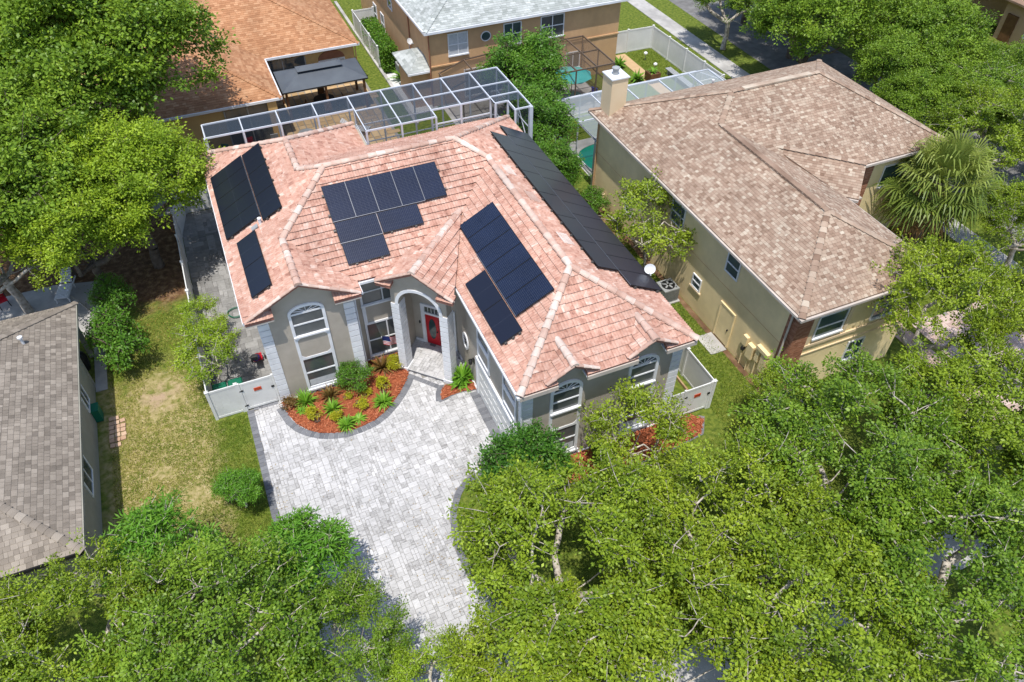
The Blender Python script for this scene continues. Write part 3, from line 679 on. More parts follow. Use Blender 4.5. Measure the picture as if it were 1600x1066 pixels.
# porch
AW, A0, A1 = 1.02, 4.15, 5.28
outer = [(pc - 1.37, 4.35), (pc - 1.37, 5.45), (pc, 6.42), (pc + 1.37, 5.45), (pc + 1.37, 4.35)]
mb = MB(); K = 16; inn = [(pc - AW * math.cos(math.pi * k / K), 4.35 + .98 * math.sin(math.pi * k / K)) for k in range(K + 1)]
def top(t): return PZ - .22 - S_ * abs(t - pc)
for k in range(K):
    a, b = inn[k], inn[k + 1]
    mb.prism([PT(a[0], 4.02, a[1]), PT(b[0], 4.02, b[1]), PT(b[0], 4.02, top(b[0])), PT(a[0], 4.02, top(a[0]))], N45 * .45)
for s in (-1, 1):
    q = sorted((pc + s * AW, pc + s * 1.37)); mb.prism([PT(q[0], 4.02, 4.35), PT(q[1], 4.02, 4.35), PT(q[1], 4.02, top(q[1])), PT(q[0], 4.02, top(q[0]))], N45 * .45)
mb.build('porch_arch_wall', 'stucco', H)
mb = MB()
for k in range(K):
    a, b = inn[k], inn[k + 1]; s1, s2 = 1.15, 1.15
    A2 = (pc + (a[0] - pc) * s1, 4.35 + (a[1] - 4.35) * 1.15); B2 = (pc + (b[0] - pc) * s1, 4.35 + (b[1] - 4.35) * 1.15)
    mb.prism([PT(a[0], 3.97, a[1]), PT(b[0], 3.97, b[1]), PT(B2[0], 3.97, B2[1]), PT(A2[0], 3.97, A2[1])], N45 * .049)
mb.build('arch_trim', 'white_trim', H)
for t0, t1 in ((pc - 1.40, pc - AW + .02), (pc + AW - .02, pc + 1.40)):
    n = 13; hz = (4.35 - .2) / n
    for i in range(n):
        z = .2 + i * hz
        MB().prism([PT(t0, 3.98, z + .02), PT(t1, 3.98, z + .02), PT(t1, 4.56, z + .02), PT(t0, 4.56, z + .02)], (0, 0, hz - .04)).build('pillar_block', 'white_trim', H)
    MB().prism([PT(t0 + .02, 4.01, .0), PT(t1 - .02, 4.01, 0), PT(t1 - .02, 4.53, 0), PT(t0 + .02, 4.53, 0)], (0, 0, 4.36)).build('pillar_core', 'stucco', H)
    MB().prism([PT(t0 - .05, 3.94, .02), PT(t1 + .05, 3.94, .02), PT(t1 + .05, 4.6, .02), PT(t0 - .05, 4.6, .02)], (0, 0, .17)).build('pillar_base', 'white_trim', H)
MB().prism([PT(3.9, 4.47, 5.4), PT(6.75, 4.47, 5.4), PT(6.29, 6.0, 5.4), PT(3.96, 6.0, 5.4)], (0, 0, .06)).build('porch_ceiling', 'white_trim', H)
PF = [PT(4.05, 3.95, 0), PT(6.95, 3.95, 0), PT(6.95, 4.7, 0), PT(6.3, 6.05, 0), PT(3.96, 6.0, 0), PT(3.7, 5.3, 0)]
pf = MB().prism([(p.x, p.y, .0) for p in PF], (0, 0, .13)).build('porch_floor', 'paver_border', H)
lay_pavers(pf, [(p.x, p.y) for p in PF], .131, 'paver', .155, rot=R(-45), focus=(6.8, -.2), h=.02)
MB().prism([PT(4.0, 5.93, .15), PT(4.5, 5.93, .15), PT(4.5, 6.0, .15), PT(4.0, 6.0, .15)], (0, 0, .14)).build('base_trim', 'white_trim', H)
# double red doors on the diagonal wall
dr = bpy.data.objects.new('entry_door', None); COL.objects.link(dr); dr.parent = H
mb = MB()
for t0, t1, z0, z1 in ((4.42, 4.62, .15, 2.75), (6.06, 6.26, .15, 2.75), (4.62, 6.06, 2.62, 2.75), (4.62, 6.06, 2.12, 2.24)):
    mb.prism([PT(t0, 5.94, z0), PT(t1, 5.94, z0), PT(t1, 6.018, z0), PT(t0, 6.018, z0)], (0, 0, z1 - z0))
mb.build('door_frame', 'white_trim', dr)
MB().prism([PT(4.62, 5.99, 2.24), PT(6.06, 5.99, 2.24), PT(6.06, 6.018, 2.24), PT(4.62, 6.018, 2.24)], (0, 0, .38)).build('transom_pane', 'glass', dr)
for k in range(1, 8): t = 4.62 + 1.44 * k / 8; MB().bar(PT(t, 5.975, 2.25), PT(t, 5.975, 2.61), .02, .02).build('transom_bar', 'white_trim', dr)
for t0, t1 in ((4.63, 5.33), (5.35, 6.05)):
    MB().prism([PT(t0, 5.97, .16), PT(t1, 5.97, .16), PT(t1, 6.017, .16), PT(t0, 6.017, .16)], (0, 0, 1.95)).build('door_leaf', 'door_red', dr)
    c = (t0 + t1) / 2; ov = [PT(c + .2 * math.cos(2 * math.pi * k / 20), 5.969, 1.2 + .68 * math.sin(2 * math.pi * k / 20)) for k in range(20)]
    MB().prism(ov, N45 * -.012).build('oval_pane', 'glass_teal', dr)
    MB().lathe(PT(t1 - .08 if t0 < 5 else t0 + .08, 5.93, 1.1), [(.025, -.03), (.035, 0), (.025, .03)], 8).build('door_knob', 'black_metal', dr)
MB().bar(PT(4.28, 5.99, 1.35), PT(4.28, 5.99, 1.5), .07, .05).build('doorbell', 'black_metal', H)
# garage wall details (wall x = 8.7, facing left)
def lwin(y0, y1, z0, z1, par=H, xw=8.7, m='glass', f=.1, hb=True):
    fr = bpy.data.objects.new('window', None); COL.objects.link(fr); fr.parent = par
    mb = MB(); mb.box(xw - .06, xw, y0, y0 + f, z0, z1); mb.box(xw - .06, xw, y1 - f, y1, z0, z1); mb.box(xw - .06, xw, y0 + f, y1 - f, z1 - f, z1); mb.box(xw - .06, xw, y0 + f, y1 - f, z0, z0 + f)
    mb.build('frame', 'white_trim', fr); bx(xw - .025, xw - .001, y0 + f, y1 - f, z0 + f, z1 - f).build('pane', m, fr)
    if hb: bx(xw - .055, xw - .026, y0 + f, y1 - f, (z0 + z1) / 2 - .03, (z0 + z1) / 2 + .03).build('glazing_bar', 'white_trim', fr)
    return fr
def ltrim(y0, y1, z0, z1, f=.12):
    o = MB(); o.box(8.63, 8.7, y0, y0 + f, z0, z1); o.box(8.63, 8.7, y1 - f, y1, z0, z1); o.box(8.63, 8.7, y0 + f, y1 - f, z1 - f, z1); o.box(8.63, 8.7, y0 + f, y1 - f, z0, z0 + f)
    return o.build('panel_trim', 'white_trim', H)
lwin(-4.55, -3.15, 3.75, 5.2); ltrim(-4.55, -3.15, 2.7, 3.73); lwin(-7.45, -6.05, 3.75, 5.2); ltrim(-7.45, -6.05, 2.7, 3.73)
for y0, y1 in ((-7.75, -2.95),):
    gd = bpy.data.objects.new('garage_door', None); COL.objects.link(gd); gd.parent = H
    mb = MB(); mb.box(8.6, 8.7, y0, y0 + .15, 0, 2.45); mb.box(8.6, 8.7, y1 - .15, y1, 0, 2.45); mb.box(8.6, 8.7, y0 + .15, y1 - .15, 2.28, 2.45); mb.build('door_frame', 'white_trim', gd)
    for r in range(4):
        z = .03 + r * .56; bx(8.66, 8.698, y0 + .16, y1 - .16, z, z + .545).build('door_section', 'vinyl', gd)
        for k in range(8): a = y0 + .25 + k * .54; bx(8.645, 8.659, a, a + .42, z + .09, z + .45).build('raised_panel', 'vinyl', gd)
bx(8.62, 8.7, -2.94, -.3, 0, .12).build('base_trim', 'white_trim', H)
ovl = bpy.data.objects.new('oval_window', None); COL.objects.link(ovl); ovl.parent = H
mb = MB()
for k in range(20):
    a, b = 2 * math.pi * k / 20, 2 * math.pi * (k + 1) / 20
    q = [(8.7, -1.5 + .36 * math.cos(a), 2.05 + .5 * math.sin(a)), (8.7, -1.5 + .36 * math.cos(b), 2.05 + .5 * math.sin(b)), (8.7, -1.5 + .26 * math.cos(b), 2.05 + .38 * math.sin(b)), (8.7, -1.5 + .26 * math.cos(a), 2.05 + .38 * math.sin(a))]
    mb.prism(q, (-.06, 0, 0))
mb.build('frame', 'white_trim', ovl)
MB().prism([(8.699, -1.5 + .26 * math.cos(2 * math.pi * k / 20), 2.05 + .38 * math.sin(2 * math.pi * k / 20)) for k in range(20)], (-.02, 0, 0)).build('pane', 'blind', ovl)
for a in (0, 60, 120): ca, sa = math.cos(R(a)), math.sin(R(a)); MB().bar((8.67, -1.5 - .25 * ca, 2.05 - .36 * sa), (8.67, -1.5 + .25 * ca, 2.05 + .36 * sa), .03, .02, (1, 0, 0)).build('lead_bar', 'black_metal', ovl)
# downspouts
MB().tube([(4.2, .25, 5.45), (4.22, .3, 5.2), (4.22, .3, .1)], .045, 6).build('downspout', 'white_trim', H)
MB().tube([(8.4, -8.3, 5.5), (8.62, -8.06, 5.2), (8.62, -8.06, .1)], .045, 6).build('downspout', 'white_trim', H)
# plumbing vents and mounts on the tiles
for x, y, zf in ((12.9, 3.3, zE(12.9)), (13.1, 1.0, zE(13.1)), (13.1, -2.4, zE(13.1))):
    MB().obox((x, y, zf + .07), Vector((.26, 0, -.26 * S_)), Vector((0, .42, 0)), Vector((0, 0, .02))).build('flashing_sheet', 'ridge_tile', roof)
MB().lathe((1.35, 4.75, zW(1.35)), [(.07, 0), (.07, .3), (.09, .3), (.09, .36), (.02, .38)], 10).build('vent_pipe', 'white_trim', roof)
MB().obox((1.05, 4.72, zW(1.05) + .1), Vector((.15, 0, .15 * S_)), Vector((0, .13, 0)), Vector((0, 0, .03))).build('junction_box', 'ac_grey', roof)

# ================================================================== solar panels
def panel(c, ax, ay, label, group, blue=False, mounts=(), joints=''):
    """ax, ay: half vectors of the panel in the roof plane"""
    ax, ay = Vector(ax), Vector(ay); n = ax.cross(ay).normalized()
    if n.z < 0: n = -n
    c = Vector(c) + n * .17; p = thing('solar_panel', label, 'solar panel', c - n * .04, 0, group)
    MB().obox(c, ax, ay, n * .02).build('frame', 'panel_frame', p)
    MB().obox(c + n * .0225, ax - ax.normalized() * .02, ay - ay.normalized() * .02, n * .002).build('glass', 'panel_glass_blue' if blue else 'panel_glass', p)
    L, Wd = (ax, ay) if ax.length > ay.length else (ay, ax)
    mb = MB(); g = c + n * .0255
    rows = 24 if blue else 0
    for k in range(1, rows):
        q = L * (2 * k / rows - 1)
        mb.obox(g + q, Wd * .96, L.normalized() * (.004 if blue else .0015), n * .0006)
    mb.obox(g, Wd * .96, L.normalized() * (.006 if blue else .003), n * .0006)
    for k in range(1, 6 if blue else 1): mb.obox(g + Wd * (2 * k / 6 - 1), L * .97, Wd.normalized() * .002, n * .0005)
    mb.build('cell_grid', 'cell_line', p)
    for e in joints:                            # bright clamp strip along a shared edge
        a_, b_ = (ax, ay) if e in 'lr' else (ay, ax); sg = -1 if e in 'lb' else 1
        MB().obox(c + a_ * sg + a_.normalized() * sg * .006 + n * .012, b_, a_.normalized() * .010, n * .012).build('joint_strip', 'panel_rail', p)
    for s, e in mounts:                         # visible feet at an array edge
        q = c + ax * s + ay * e - n * .05
        MB().obox(q, ax.normalized() * .05, ay.normalized() * .045, n * .045).build('mount', 'mount_grey', p)
    return p
sl_ = math.sqrt(1 + S_ * S_)
def onW(x0, x1, y0, y1): xm, ym = (x0 + x1) / 2, (y0 + y1) / 2; return (xm, ym, zW(xm)), Vector(((x1 - x0) / 2 - .008, 0, ((x1 - x0) / 2 - .008) * S_)), Vector((0, (y1 - y0) / 2 - .008, 0))
def onGW(x0, x1, y0, y1): c, a, b = onW(x0, x1, y0, y1); return (c[0], c[1], zGW(c[0])), a, b
def onE(x0, x1, y0, y1): c, a, b = onW(x0, x1, y0, y1); return (c[0], c[1], zE(c[0])), Vector((a.x, 0, -a.z)), b
def onF(x0, x1, y0, y1): xm, ym = (x0 + x1) / 2, (y0 + y1) / 2; h = (y1 - y0) / 2 - .008; return (xm, ym, zF(ym)), Vector(((x1 - x0) / 2 - .008, 0, 0)), Vector((0, h, h * S_))
ORD = ['nearest', 'second', 'third', 'fourth', 'fifth', 'sixth', 'seventh', 'eighth', 'ninth', 'tenth', 'eleventh', 'twelfth', 'farthest']
def ordn(i, n): return 'nearest' if i == 0 else 'farthest' if i == n - 1 else ORD[i] + ' nearest'
for i in range(5): panel(*onW(-.2, 1.53, 5.12 + i * 1.1, 6.22 + i * 1.1), f'{ordn(i, 5)} upright panel in the lower row of the left roof array', 'left roof solar array', mounts=((-.7, -1), (.7, -1)) if i == 0 else (), joints='r')
for i in range(3): panel(*onW(1.56, 2.52, 4.62 + i * 1.97, 6.59 + i * 1.97), f'{ordn(i, 3)} sideways panel in the upper row of the left roof array', 'left roof solar array', mounts=((-.6, -1), (.6, -1), (1, 0)) if i == 0 else ((1, -.6), (1, .6)))
for i in range(2): panel(*onW(.19, 1.12, .4 + i * 2.01, 2.41 + i * 2.01), f'{("nearer", "farther")[i]} panel of the small pair above the left side yard', 'left roof small pair', mounts=((-.6, -1), (.6, -1)) if i == 0 else ())
FO = ['leftmost', 'second from left', 'middle', 'fourth from left', 'rightmost']
for i in range(5): panel(*onF(4.27 + i * 1.075, 5.345 + i * 1.075, 2.92, 4.55), f'{FO[i]} upright blue panel in the five panel top row of the central roof', 'central roof solar array', True, ((-1.06, .5), (-1.06, -.6)) if i == 0 else ((1.06, .5), (1.06, -.6)) if i == 4 else (), joints=('l' if i else '') + ('b' if i < 4 else ''))
panel(*onF(4.3, 6.23, 1.96, 2.89), 'left sideways blue panel in the second row of the central roof', 'central roof solar array', True, ((-1.06, .3),), 'rb')
panel(*onF(6.25, 8.16, 1.96, 2.89), 'right sideways blue panel in the second row of the central roof', 'central roof solar array', True, ((-.6, -1.02), (.6, -1.02)))
panel(*onF(4.33, 6.24, 1.02, 1.94), 'lowest single blue panel of the central roof array above the recessed window', 'central roof solar array', True, ((-.6, -1.02), (0, -1.02), (.6, -1.02)))
for i in range(6): panel(*onGW(9.68, 11.34, -5.23 + i * 1.082, -4.148 + i * 1.082), f'{ordn(i, 6)} upright panel in the upper row over the garage doors', 'garage roof solar array', True, ((-.7, 1.04), (.7, 1.04)) if i == 5 else (), 'l' if i < 4 else '')
for i in range(2): panel(*onGW(8.7, 9.63, -6.0 + i * 1.985, -4.015 + i * 1.985), f'{("nearer", "farther")[i]} sideways panel in the lower row over the garage doors', 'garage roof solar array', False, ((-.6, -1.02), (.1, -1.02), (.7, -1.02)) if i == 0 else ())
for i in range(13): panel(*onE(14.56, 16.24, -5.5 + i * 1.09, -4.41 + i * 1.09), f'{ordn(i, 13)} panel in the outer row of the long right roof array', 'right roof solar array', mounts=((-.7, -1.03), (.7, -1.03)) if i == 0 else (), joints='l' if i < 12 else '')
for i in range(6): panel(*onE(13.52, 14.54, -4.48 + i * 1.975, -2.505 + i * 1.975), f'{ordn(i, 6)} sideways panel in the inner row of the long right roof array', 'right roof solar array', mounts=((-1.03, -.6), (-1.03, .4)))

# ================================================================== white screen cage
CZ = 6.45
CG = thing('screen_cage', 'white framed pool screen cage behind the pink tile roof', 'screen cage', (8.6, 15.3, 0))
path = [(0, 13.72), (8, 13.72), (8, 11.15), (11.92, 11.15), (11.92, 11.95), (15.46, 11.95), (15.46, 11.3), (16.26, 11.3), (16.26, 10.22), (17.25, 10.22), (17.25, 15.4), (0, 15.2)]
def cb(p, q, wd=.06, hh=.09, name='beam', m='cage_white', par=None): return MB().bar(p, q, wd, hh).build(name, m, par or CG)
screenmat('screen', (.04, .055, .075), .6); screenmat('screen_wall', (.04, .05, .068), .5)
for i in range(len(path)):
    a, b = path[i], path[(i + 1) % len(path)]; cb((*a, CZ), (*b, CZ))
bays = [0, 1.97, 3.95, 5.97, 8, 9.95, 11.92, 13.66, 15.46, 17.25]
def near(x): return 13.72 if x < 8 else 11.15 if x < 11.9 else 11.95 if x < 15.4 else 11.3 if x < 16.26 else 10.22
def far(x): return 15.2 + .2 * x / 17.25
for x in bays[1:-1]: cb((x, near(x), CZ + .004), (x, far(x), CZ + .004))
for x in bays: cb((x, far(x), 0), (x, far(x), CZ), .09, .09, 'post')
cb((8, 13.5, CZ - .004), (17.25, 13.5, CZ - .004)); cb((8, 12.0, CZ - .05), (11.9, 12.0, CZ - .05), .05, .06); cb((15.46, 12.1, CZ - .004), (17.25, 12.1, CZ - .004))
for z in (1.0, 3.4): cb((0, 15.2, z), (17.25, 15.4, z), .05, .06, 'rail')
for z in (3.4, 5.0): cb((17.25, 10.22, z), (17.25, 15.4, z), .05, .06, 'rail')
cb((17.25, 10.22, 3.4), (17.25, 12.1, 5.6), .05, .05, 'brace'); cb((17.25, 12.1, 0), (17.25, 12.1, CZ), .09, .09, 'post'); cb((17.25, 13.5, 0), (17.25, 13.5, CZ), .09, .09, 'post')
cb((17.22, 10.25, 0), (17.22, 10.25, CZ), .2, .2, 'post'); cb((0, 13.72, 0), (0, 13.72, CZ), .16, .16, 'post')
for x, y, z in ((1.97, 13.72, 5.45), (3.95, 13.72, 5.45), (5.97, 13.72, 5.45), (8, 13.72, 5.45), (8, 11.15, 5.4), (9.95, 11.15, 5.4), (11.92, 11.15, 5.4), (11.92, 11.95, 5.1), (13.66, 11.95, 5.1), (15.46, 11.95, 5.1), (15.5, 11.3, 5.0), (16.26, 11.3, 5.0), (16.26, 10.22, 5.0)): cb((x, y, z), (x, y, CZ), .1, .1, 'post')
for a, b in (((8, 13.72), (8, 11.15)), ((8, 11.15), (11.92, 11.15)), ((11.92, 11.95), (15.46, 11.95)), ((15.46, 11.3), (16.26, 11.3))): cb((*a, 5.55), (*b, 5.55), .06, .07, 'rail')
for i in range(9):
    x0, x1 = bays[i], bays[i + 1]; n0 = near(x0 + .1)
    MB().poly([(x0 + .05, n0, CZ - .02), (x1 - .05, n0 if i < 8 else 11.3, CZ - .02), (x1 - .05, far(x1), CZ - .02), (x0 + .05, far(x0), CZ - .02)]).build('screen_pane', 'screen', CG)
    MB().poly([(x0 + .05, far(x0), .05), (x1 - .05, far(x1), .05), (x1 - .05, far(x1), CZ - .07), (x0 + .05, far(x0), CZ - .07)]).build('screen_pane', 'screen_wall', CG)
MB().poly([(8, 11.2, 5.6), (8, 13.65, 5.6), (8, 13.65, CZ - .07), (8, 11.2, CZ - .07)]).build('screen_pane', 'screen_wall', CG)
for y0, y1 in ((10.35, 12.05), (12.15, 13.45), (13.55, 15.3)): MB().poly([(17.25, y0, .05), (17.25, y1, .05), (17.25, y1, CZ - .07), (17.25, y0, CZ - .07)]).build('screen_pane', 'screen_wall', CG)

# ================================================================== fences and gates
def fence(label, pts, h=1.83, step=2.4, cat='fence', post0=True, post1=True):
    f = thing('vinyl_fence', label, cat, (*pts[0], 0))
    for i in range(len(pts) - 1):
        a, b = Vector((*pts[i], 0)), Vector((*pts[i + 1], 0)); L = (b - a).length; n = max(1, round(L / step))
        d = (b - a) / n; e = d.normalized(); nn = Vector((-e.y, e.x, 0))
        for k in range(n + 1):
            if k == n and i < len(pts) - 2: continue
            p = a + d * k
            if (k == 0 and i == 0 and not post0) or (k == n and i == len(pts) - 2 and not post1): continue
            MB().box(p.x - .065, p.x + .065, p.y - .065, p.y + .065, 0, h + .05).build('post', 'vinyl', f)
            MB().add([(p.x - .085, p.y - .085, h + .051), (p.x + .085, p.y - .085, h + .051), (p.x + .085, p.y + .085, h + .051), (p.x - .085, p.y + .085, h + .051), (p.x, p.y, h + .12)], [(0, 1, 2, 3), (0, 1, 4), (1, 2, 4), (2, 3, 4), (3, 0, 4)]).build('post_cap', 'vinyl', f)
        for k in range(n):
            p = a + d * k + e * .066; q = a + d * (k + 1) - e * .066
            nb = max(2, int((q - p).length / .28))
            for j in range(nb):
                s, t = p + (q - p) * (j / nb) + e * .001, p + (q - p) * ((j + 1) / nb) - e * .001
                MB().bar((s + t) / 2 + Vector((0, 0, .12)), (s + t) / 2 + Vector((0, 0, h - .1)), (t - s).length, .03, nn).build('board', 'vinyl', f) if False else \
                    MB().obox((s + t) / 2 + Vector((0, 0, h / 2)), (t - s) / 2, nn * .014, Vector((0, 0, h / 2 - .08))).build('board', 'vinyl', f)
            MB().bar(p + Vector((0, 0, h - .06)), q + Vector((0, 0, h - .06)), .05, .12).build('rail', 'vinyl', f); MB().bar(p + Vector((0, 0, .09)), q + Vector((0, 0, .09)), .05, .12).build('rail', 'vinyl', f)
    return f
def sign(par, c, u, nrm, wd=.34, hh=.19):
    c, u, nrm = Vector(c), Vector(u), Vector(nrm); up = Vector((0, 0, 1))
    s = MB().obox(c, u * wd / 2, nrm * .008, up * hh / 2).build('sign', 'sign_orange', par)
    mb = MB()                                    # dark block lettering
    for k in range(3):
        x = c + u * (-.09 + .09 * k) + nrm * .0095
        for dz in (.05, 0, -.05): mb.obox(x + up * dz, u * .032, nrm * .001, up * .009)
        mb.obox(x + u * (.026 if k != 1 else -.026) + up * .026, u * .008, nrm * .001, up * .03); mb.obox(x - u * (.026 if k != 1 else -.026) - up * .026, u * .008, nrm * .001, up * .03)
    mb.build('sign_lettering', 'sign_dark', s)
def gate(label, x0, x1, y, h=1.8, hinge=0):
    g = thing('vinyl_gate', label, 'gate', (x0, y, 0)); u = Vector((1, 0, 0))
    for s in (x0, x1): MB().box(s - .05, s + .05, y - .05, y + .05, 0, h + .06).build('gate_post', 'vinyl', g)
    nb = 6
    for k in range(nb):
        a = x0 + .1 + (x1 - x0 - .2) * k / nb; b = x0 + .1 + (x1 - x0 - .2) * (k + 1) / nb
        bx(a + .0005, b - .0005, y - .014, y + .014, .12, h - .05).build('board', 'vinyl', g)
    for z in (.1, h - .1): bx(x0 + .06, x1 - .06, y - .025, y + .025, z, z + .12).build('rail', 'vinyl', g)
    for s in (x0 + .06, x1 - .14): bx(s, s + .08, y - .024, y + .024, .22, h - .1).build('stile', 'vinyl', g)
    bx(x1 - .16, x1 - .02, y - .06, y - .03, 1.1, 1.2).build('latch', 'black_metal', g)
    for z in (.35, 1.35): bx(x0 - .03, x0 + .14, y - .055, y - .03, z, z + .07).build('hinge', 'black_metal', g)
    sign(g, ((x0 + x1) / 2, y - .03, 1.25), u, (0, -1, 0)); return g
fence('white vinyl fence along the left side yard beside the lawn', [(-1.70, .15), (-2.95, .15), (-2.95, 15.0), (-2.45, 17.3), (-.7, 17.3)], post0=True)
gate('white side yard gate with orange sign left of the house', -1.60, -.1, .12)
fence('white vinyl fence enclosing the strip right of the house', [(16.62, -8.07), (16.55, -8.07)], step=9) if False else None
gate('white gate with orange sign right of the garage front', 16.62, 18.02, -8.07)
fence('white vinyl fence running back beside the right side gate', [(18.15, -8.07), (18.15, 9.5)], step=2.3)
bx(15.94, 16.55, -8.09, -8.05, .05, 1.8).build('infill_panel', 'vinyl', [o for o in bpy.data.objects if o.name.startswith('vinyl_gate')][-1])
fence('tall white fence around the small garden by the upper street', [(31.0, 26.6), (35.55, 26.45), (35.75, 16.9), (33.5, 16.8)])
fence('short white fence beside the hedge of the tan house', [(13.85, 31.5), (13.85, 39.0), (15.6, 39.0)], 1.8, 2.5)

# ================================================================== beige neighbour
B = thing('beige_house', 'beige two storey house with brown shingle roof and chimney', 'house', (25, 0, 0))
MB().prism([(x, y, 0) for x, y in ((21.2, -8.75), (28.1, -8.75), (28.1, -.5), (36.9, -.5), (36.9, 9.5), (21.2, 9.5))], (0, 0, 5.5)).build('wall', 'stucco_beige', B)
bp = [([(20.8, -9.15, 5.65), (24.62, -5.33, 7.484), (24.62, 2.92, 7.484), (26.2, 4.5, 8.242), (20.8, 9.9, 5.65)], (0, 1, 0)),
      ([(20.8, -9.15, 5.65), (28.44, -9.15, 5.65), (24.62, -5.33, 7.484)], (1, 0, 0)),
      ([(28.44, -9.15, 5.65), (28.44, -.9, 5.65), (24.62, 2.92, 7.484), (24.62, -5.33, 7.484)], (0, 1, 0)),
      ([(28.44, -.9, 5.65), (37.3, -.9, 5.65), (31.9, 4.5, 8.242), (26.2, 4.5, 8.242), (24.62, 2.92, 7.484)], (1, 0, 0)),
      ([(37.3, -.9, 5.65), (37.3, 9.9, 5.65), (31.9, 4.5, 8.242)], (0, 1, 0)),
      ([(37.3, 9.9, 5.65), (20.8, 9.9, 5.65), (26.2, 4.5, 8.242), (31.9, 4.5, 8.242)], (1, 0, 0)),
      ([(30.2, -1.95, 6.58), (28.9, -3.3, 5.65), (28.4, -2.8, 5.65), (26.85, 1.4, 6.58)], (.70711, -.70711, 0)),
      ([(30.2, -1.95, 6.58), (31.5, -.6, 5.65), (31.2, -.35, 5.65), (26.85, 1.4, 6.58)], (.70711, -.70711, 0))]
mb = MB()
for pts, u in bp: deck(mb, pts, .12)
br = mb.build('roof', 'shingle_brown', B); shingle_roof(br, bp, 'shingle_brown', .19, .15)
def scap(par, a, b, m): caps(par, Vector(a) + Vector((0, 0, .015)), Vector(b) + Vector((0, 0, .015)), m, .15, .3, 'hip_shingle', True)
for a, b in (((20.8, -9.15, 5.65), (24.62, -5.33, 7.484)), ((28.44, -9.15, 5.65), (24.62, -5.33, 7.484)), ((24.62, -5.33, 7.484), (24.62, 2.92, 7.484)), ((24.62, 2.92, 7.484), (26.2, 4.5, 8.242)), ((26.2, 4.5, 8.242), (31.9, 4.5, 8.242)), ((20.8, 9.9, 5.65), (26.2, 4.5, 8.242)), ((37.3, -.9, 5.65), (31.9, 4.5, 8.242)), ((37.3, 9.9, 5.65), (31.9, 4.5, 8.242)), ((30.2, -1.95, 6.58), (26.85, 1.4, 6.58))): scap(br, a, b, 'shingle_brown')
for a, b in (((24.62, -5.0, 7.5), (24.62, 2.6, 7.5)), ((26.9, 4.5, 8.26), (31.3, 4.5, 8.26))): MB().bar(a, b, .3, .1).build('ridge_vent', 'shingle_brown', br)
for a, b in (((20.75, -9.2, 5.55), (20.75, 9.9, 5.55)), ((20.7, -9.22, 5.551), (28.5, -9.22, 5.551)), ((28.5, -9.2, 5.55), (28.5, -3.0, 5.55)), ((31.4, -.97, 5.55), (37.4, -.97, 5.55)), ((37.36, -.9, 5.55), (37.36, 9.9, 5.55)), ((28.86, -3.36, 5.55), (28.42, -2.9, 5.55))): MB().bar(a, b, .1, .12).build('gutter', 'fascia', B)
bx(21.19, 21.205, -8.3, 9.4, 3.13, 3.15).build('wall_joint', 'stucco_tan', B)
MB().prism([(20.82, -9.1, 5.44), (21.2, -8.75, 5.44), (21.2, 9.8, 5.44), (20.82, 9.8, 5.44)], (0, 0, .05)).build('soffit', 'stucco_cream', B); MB().prism([(20.84, -9.12, 5.44), (28.4, -9.12, 5.44), (28.1, -8.75, 5.44), (21.2, -8.75, 5.44)], (0, 0, .05)).build('soffit', 'stucco_cream', B)
def bricks(par, x0, x1, y0, y1, z0, z1, bw=.22, bh=.075):
    """brick facing round a corner post: mortar core and proud bricks"""
    o = bx(x0, x1, y0, y1, z0, z1).build('brick_facing', 'mortar', par); mb = MB(); z = z0; r = 0
    while z < z1 - bh:
        for (ax, a0, a1) in (('y', x0, x1), ('x', y0, y1)):
            s = a0 - (.5 * bw if r % 2 else 0)
            while s < a1:
                p, q = max(s, a0), min(s + bw - .012, a1)
                if q - p > .03:
                    if ax == 'y': mb.box(p, q, y0 - .012, y0 - .001, z, z + bh - .014)
                    else: mb.box(x0 - .012, x0 - .001, p, q, z, z + bh - .014)
                s += bw
        z += bh; r += 1
    stuff(mb.build('bricks', 'brick', o)); return o
bricks(B, 21.15, 22.0, -8.82, -8.2, 0, 5.4); bricks(B, 29.0, 29.5, -3.0, -2.5, 0, 5.4); bricks(B, 31.6, 32.6, -.6, -.1, 0, 5.45)
MB().prism([(29.0, -2.95, 4.9), (31.15, -.8, 4.9), (30.9, -.55, 4.9), (28.75, -2.7, 4.9)], (0, 0, .6)).build('entry_lintel', 'stucco_tan', B); MB().prism([(29.0, -2.95, 5.5), (31.15, -.8, 5.5), (30.08, -1.88, 6.35)], (-.15, .15, 0)).build('entry_gable', 'stucco_tan', B)
MB().tube([(21.2, -8.9, 5.5), (21.02, -8.5, 5.2), (21.02, -8.5, .1)], .05, 6).build('downspout', 'fascia', B); MB().tube([(21.15, 9.3, 5.4), (21.12, 9.3, .1)], .05, 6).build('downspout', 'stucco_tan', B)
lwin(-4.65, -3.65, 3.95, 5.1, B, 21.2, 'glass_teal', .07); lwin(-2.3, -1.55, 1.35, 2.15, B, 21.2, 'glass_teal', .06); lwin(.0, 1.2, 3.7, 5.0, B, 21.2, 'glass_teal', .07); lwin(4.7, 5.5, 1.4, 2.3, B, 21.2, 'glass_teal', .07)
bx(21.12, 21.2, -2.4, -1.45, 1.25, 1.34).build('window_sill', 'stucco_cream', B)
sd = bpy.data.objects.new('side_door', None); COL.objects.link(sd); sd.parent = B
bx(21.15, 21.199, -5.1, -4.1, .1, 2.15).build('door_leaf', 'stucco_beige', sd); bx(21.10, 21.149, -4.98, -4.92, 1.0, 1.1).build('door_knob', 'black_metal', sd)
mb = MB(); mb.box(21.13, 21.2, -5.2, -5.1, .05, 2.25); mb.box(21.13, 21.2, -4.1, -4.0, .05, 2.25); mb.box(21.13, 21.2, -5.1, -4.1, 2.15, 2.25); mb.build('door_frame', 'stucco_beige', sd)
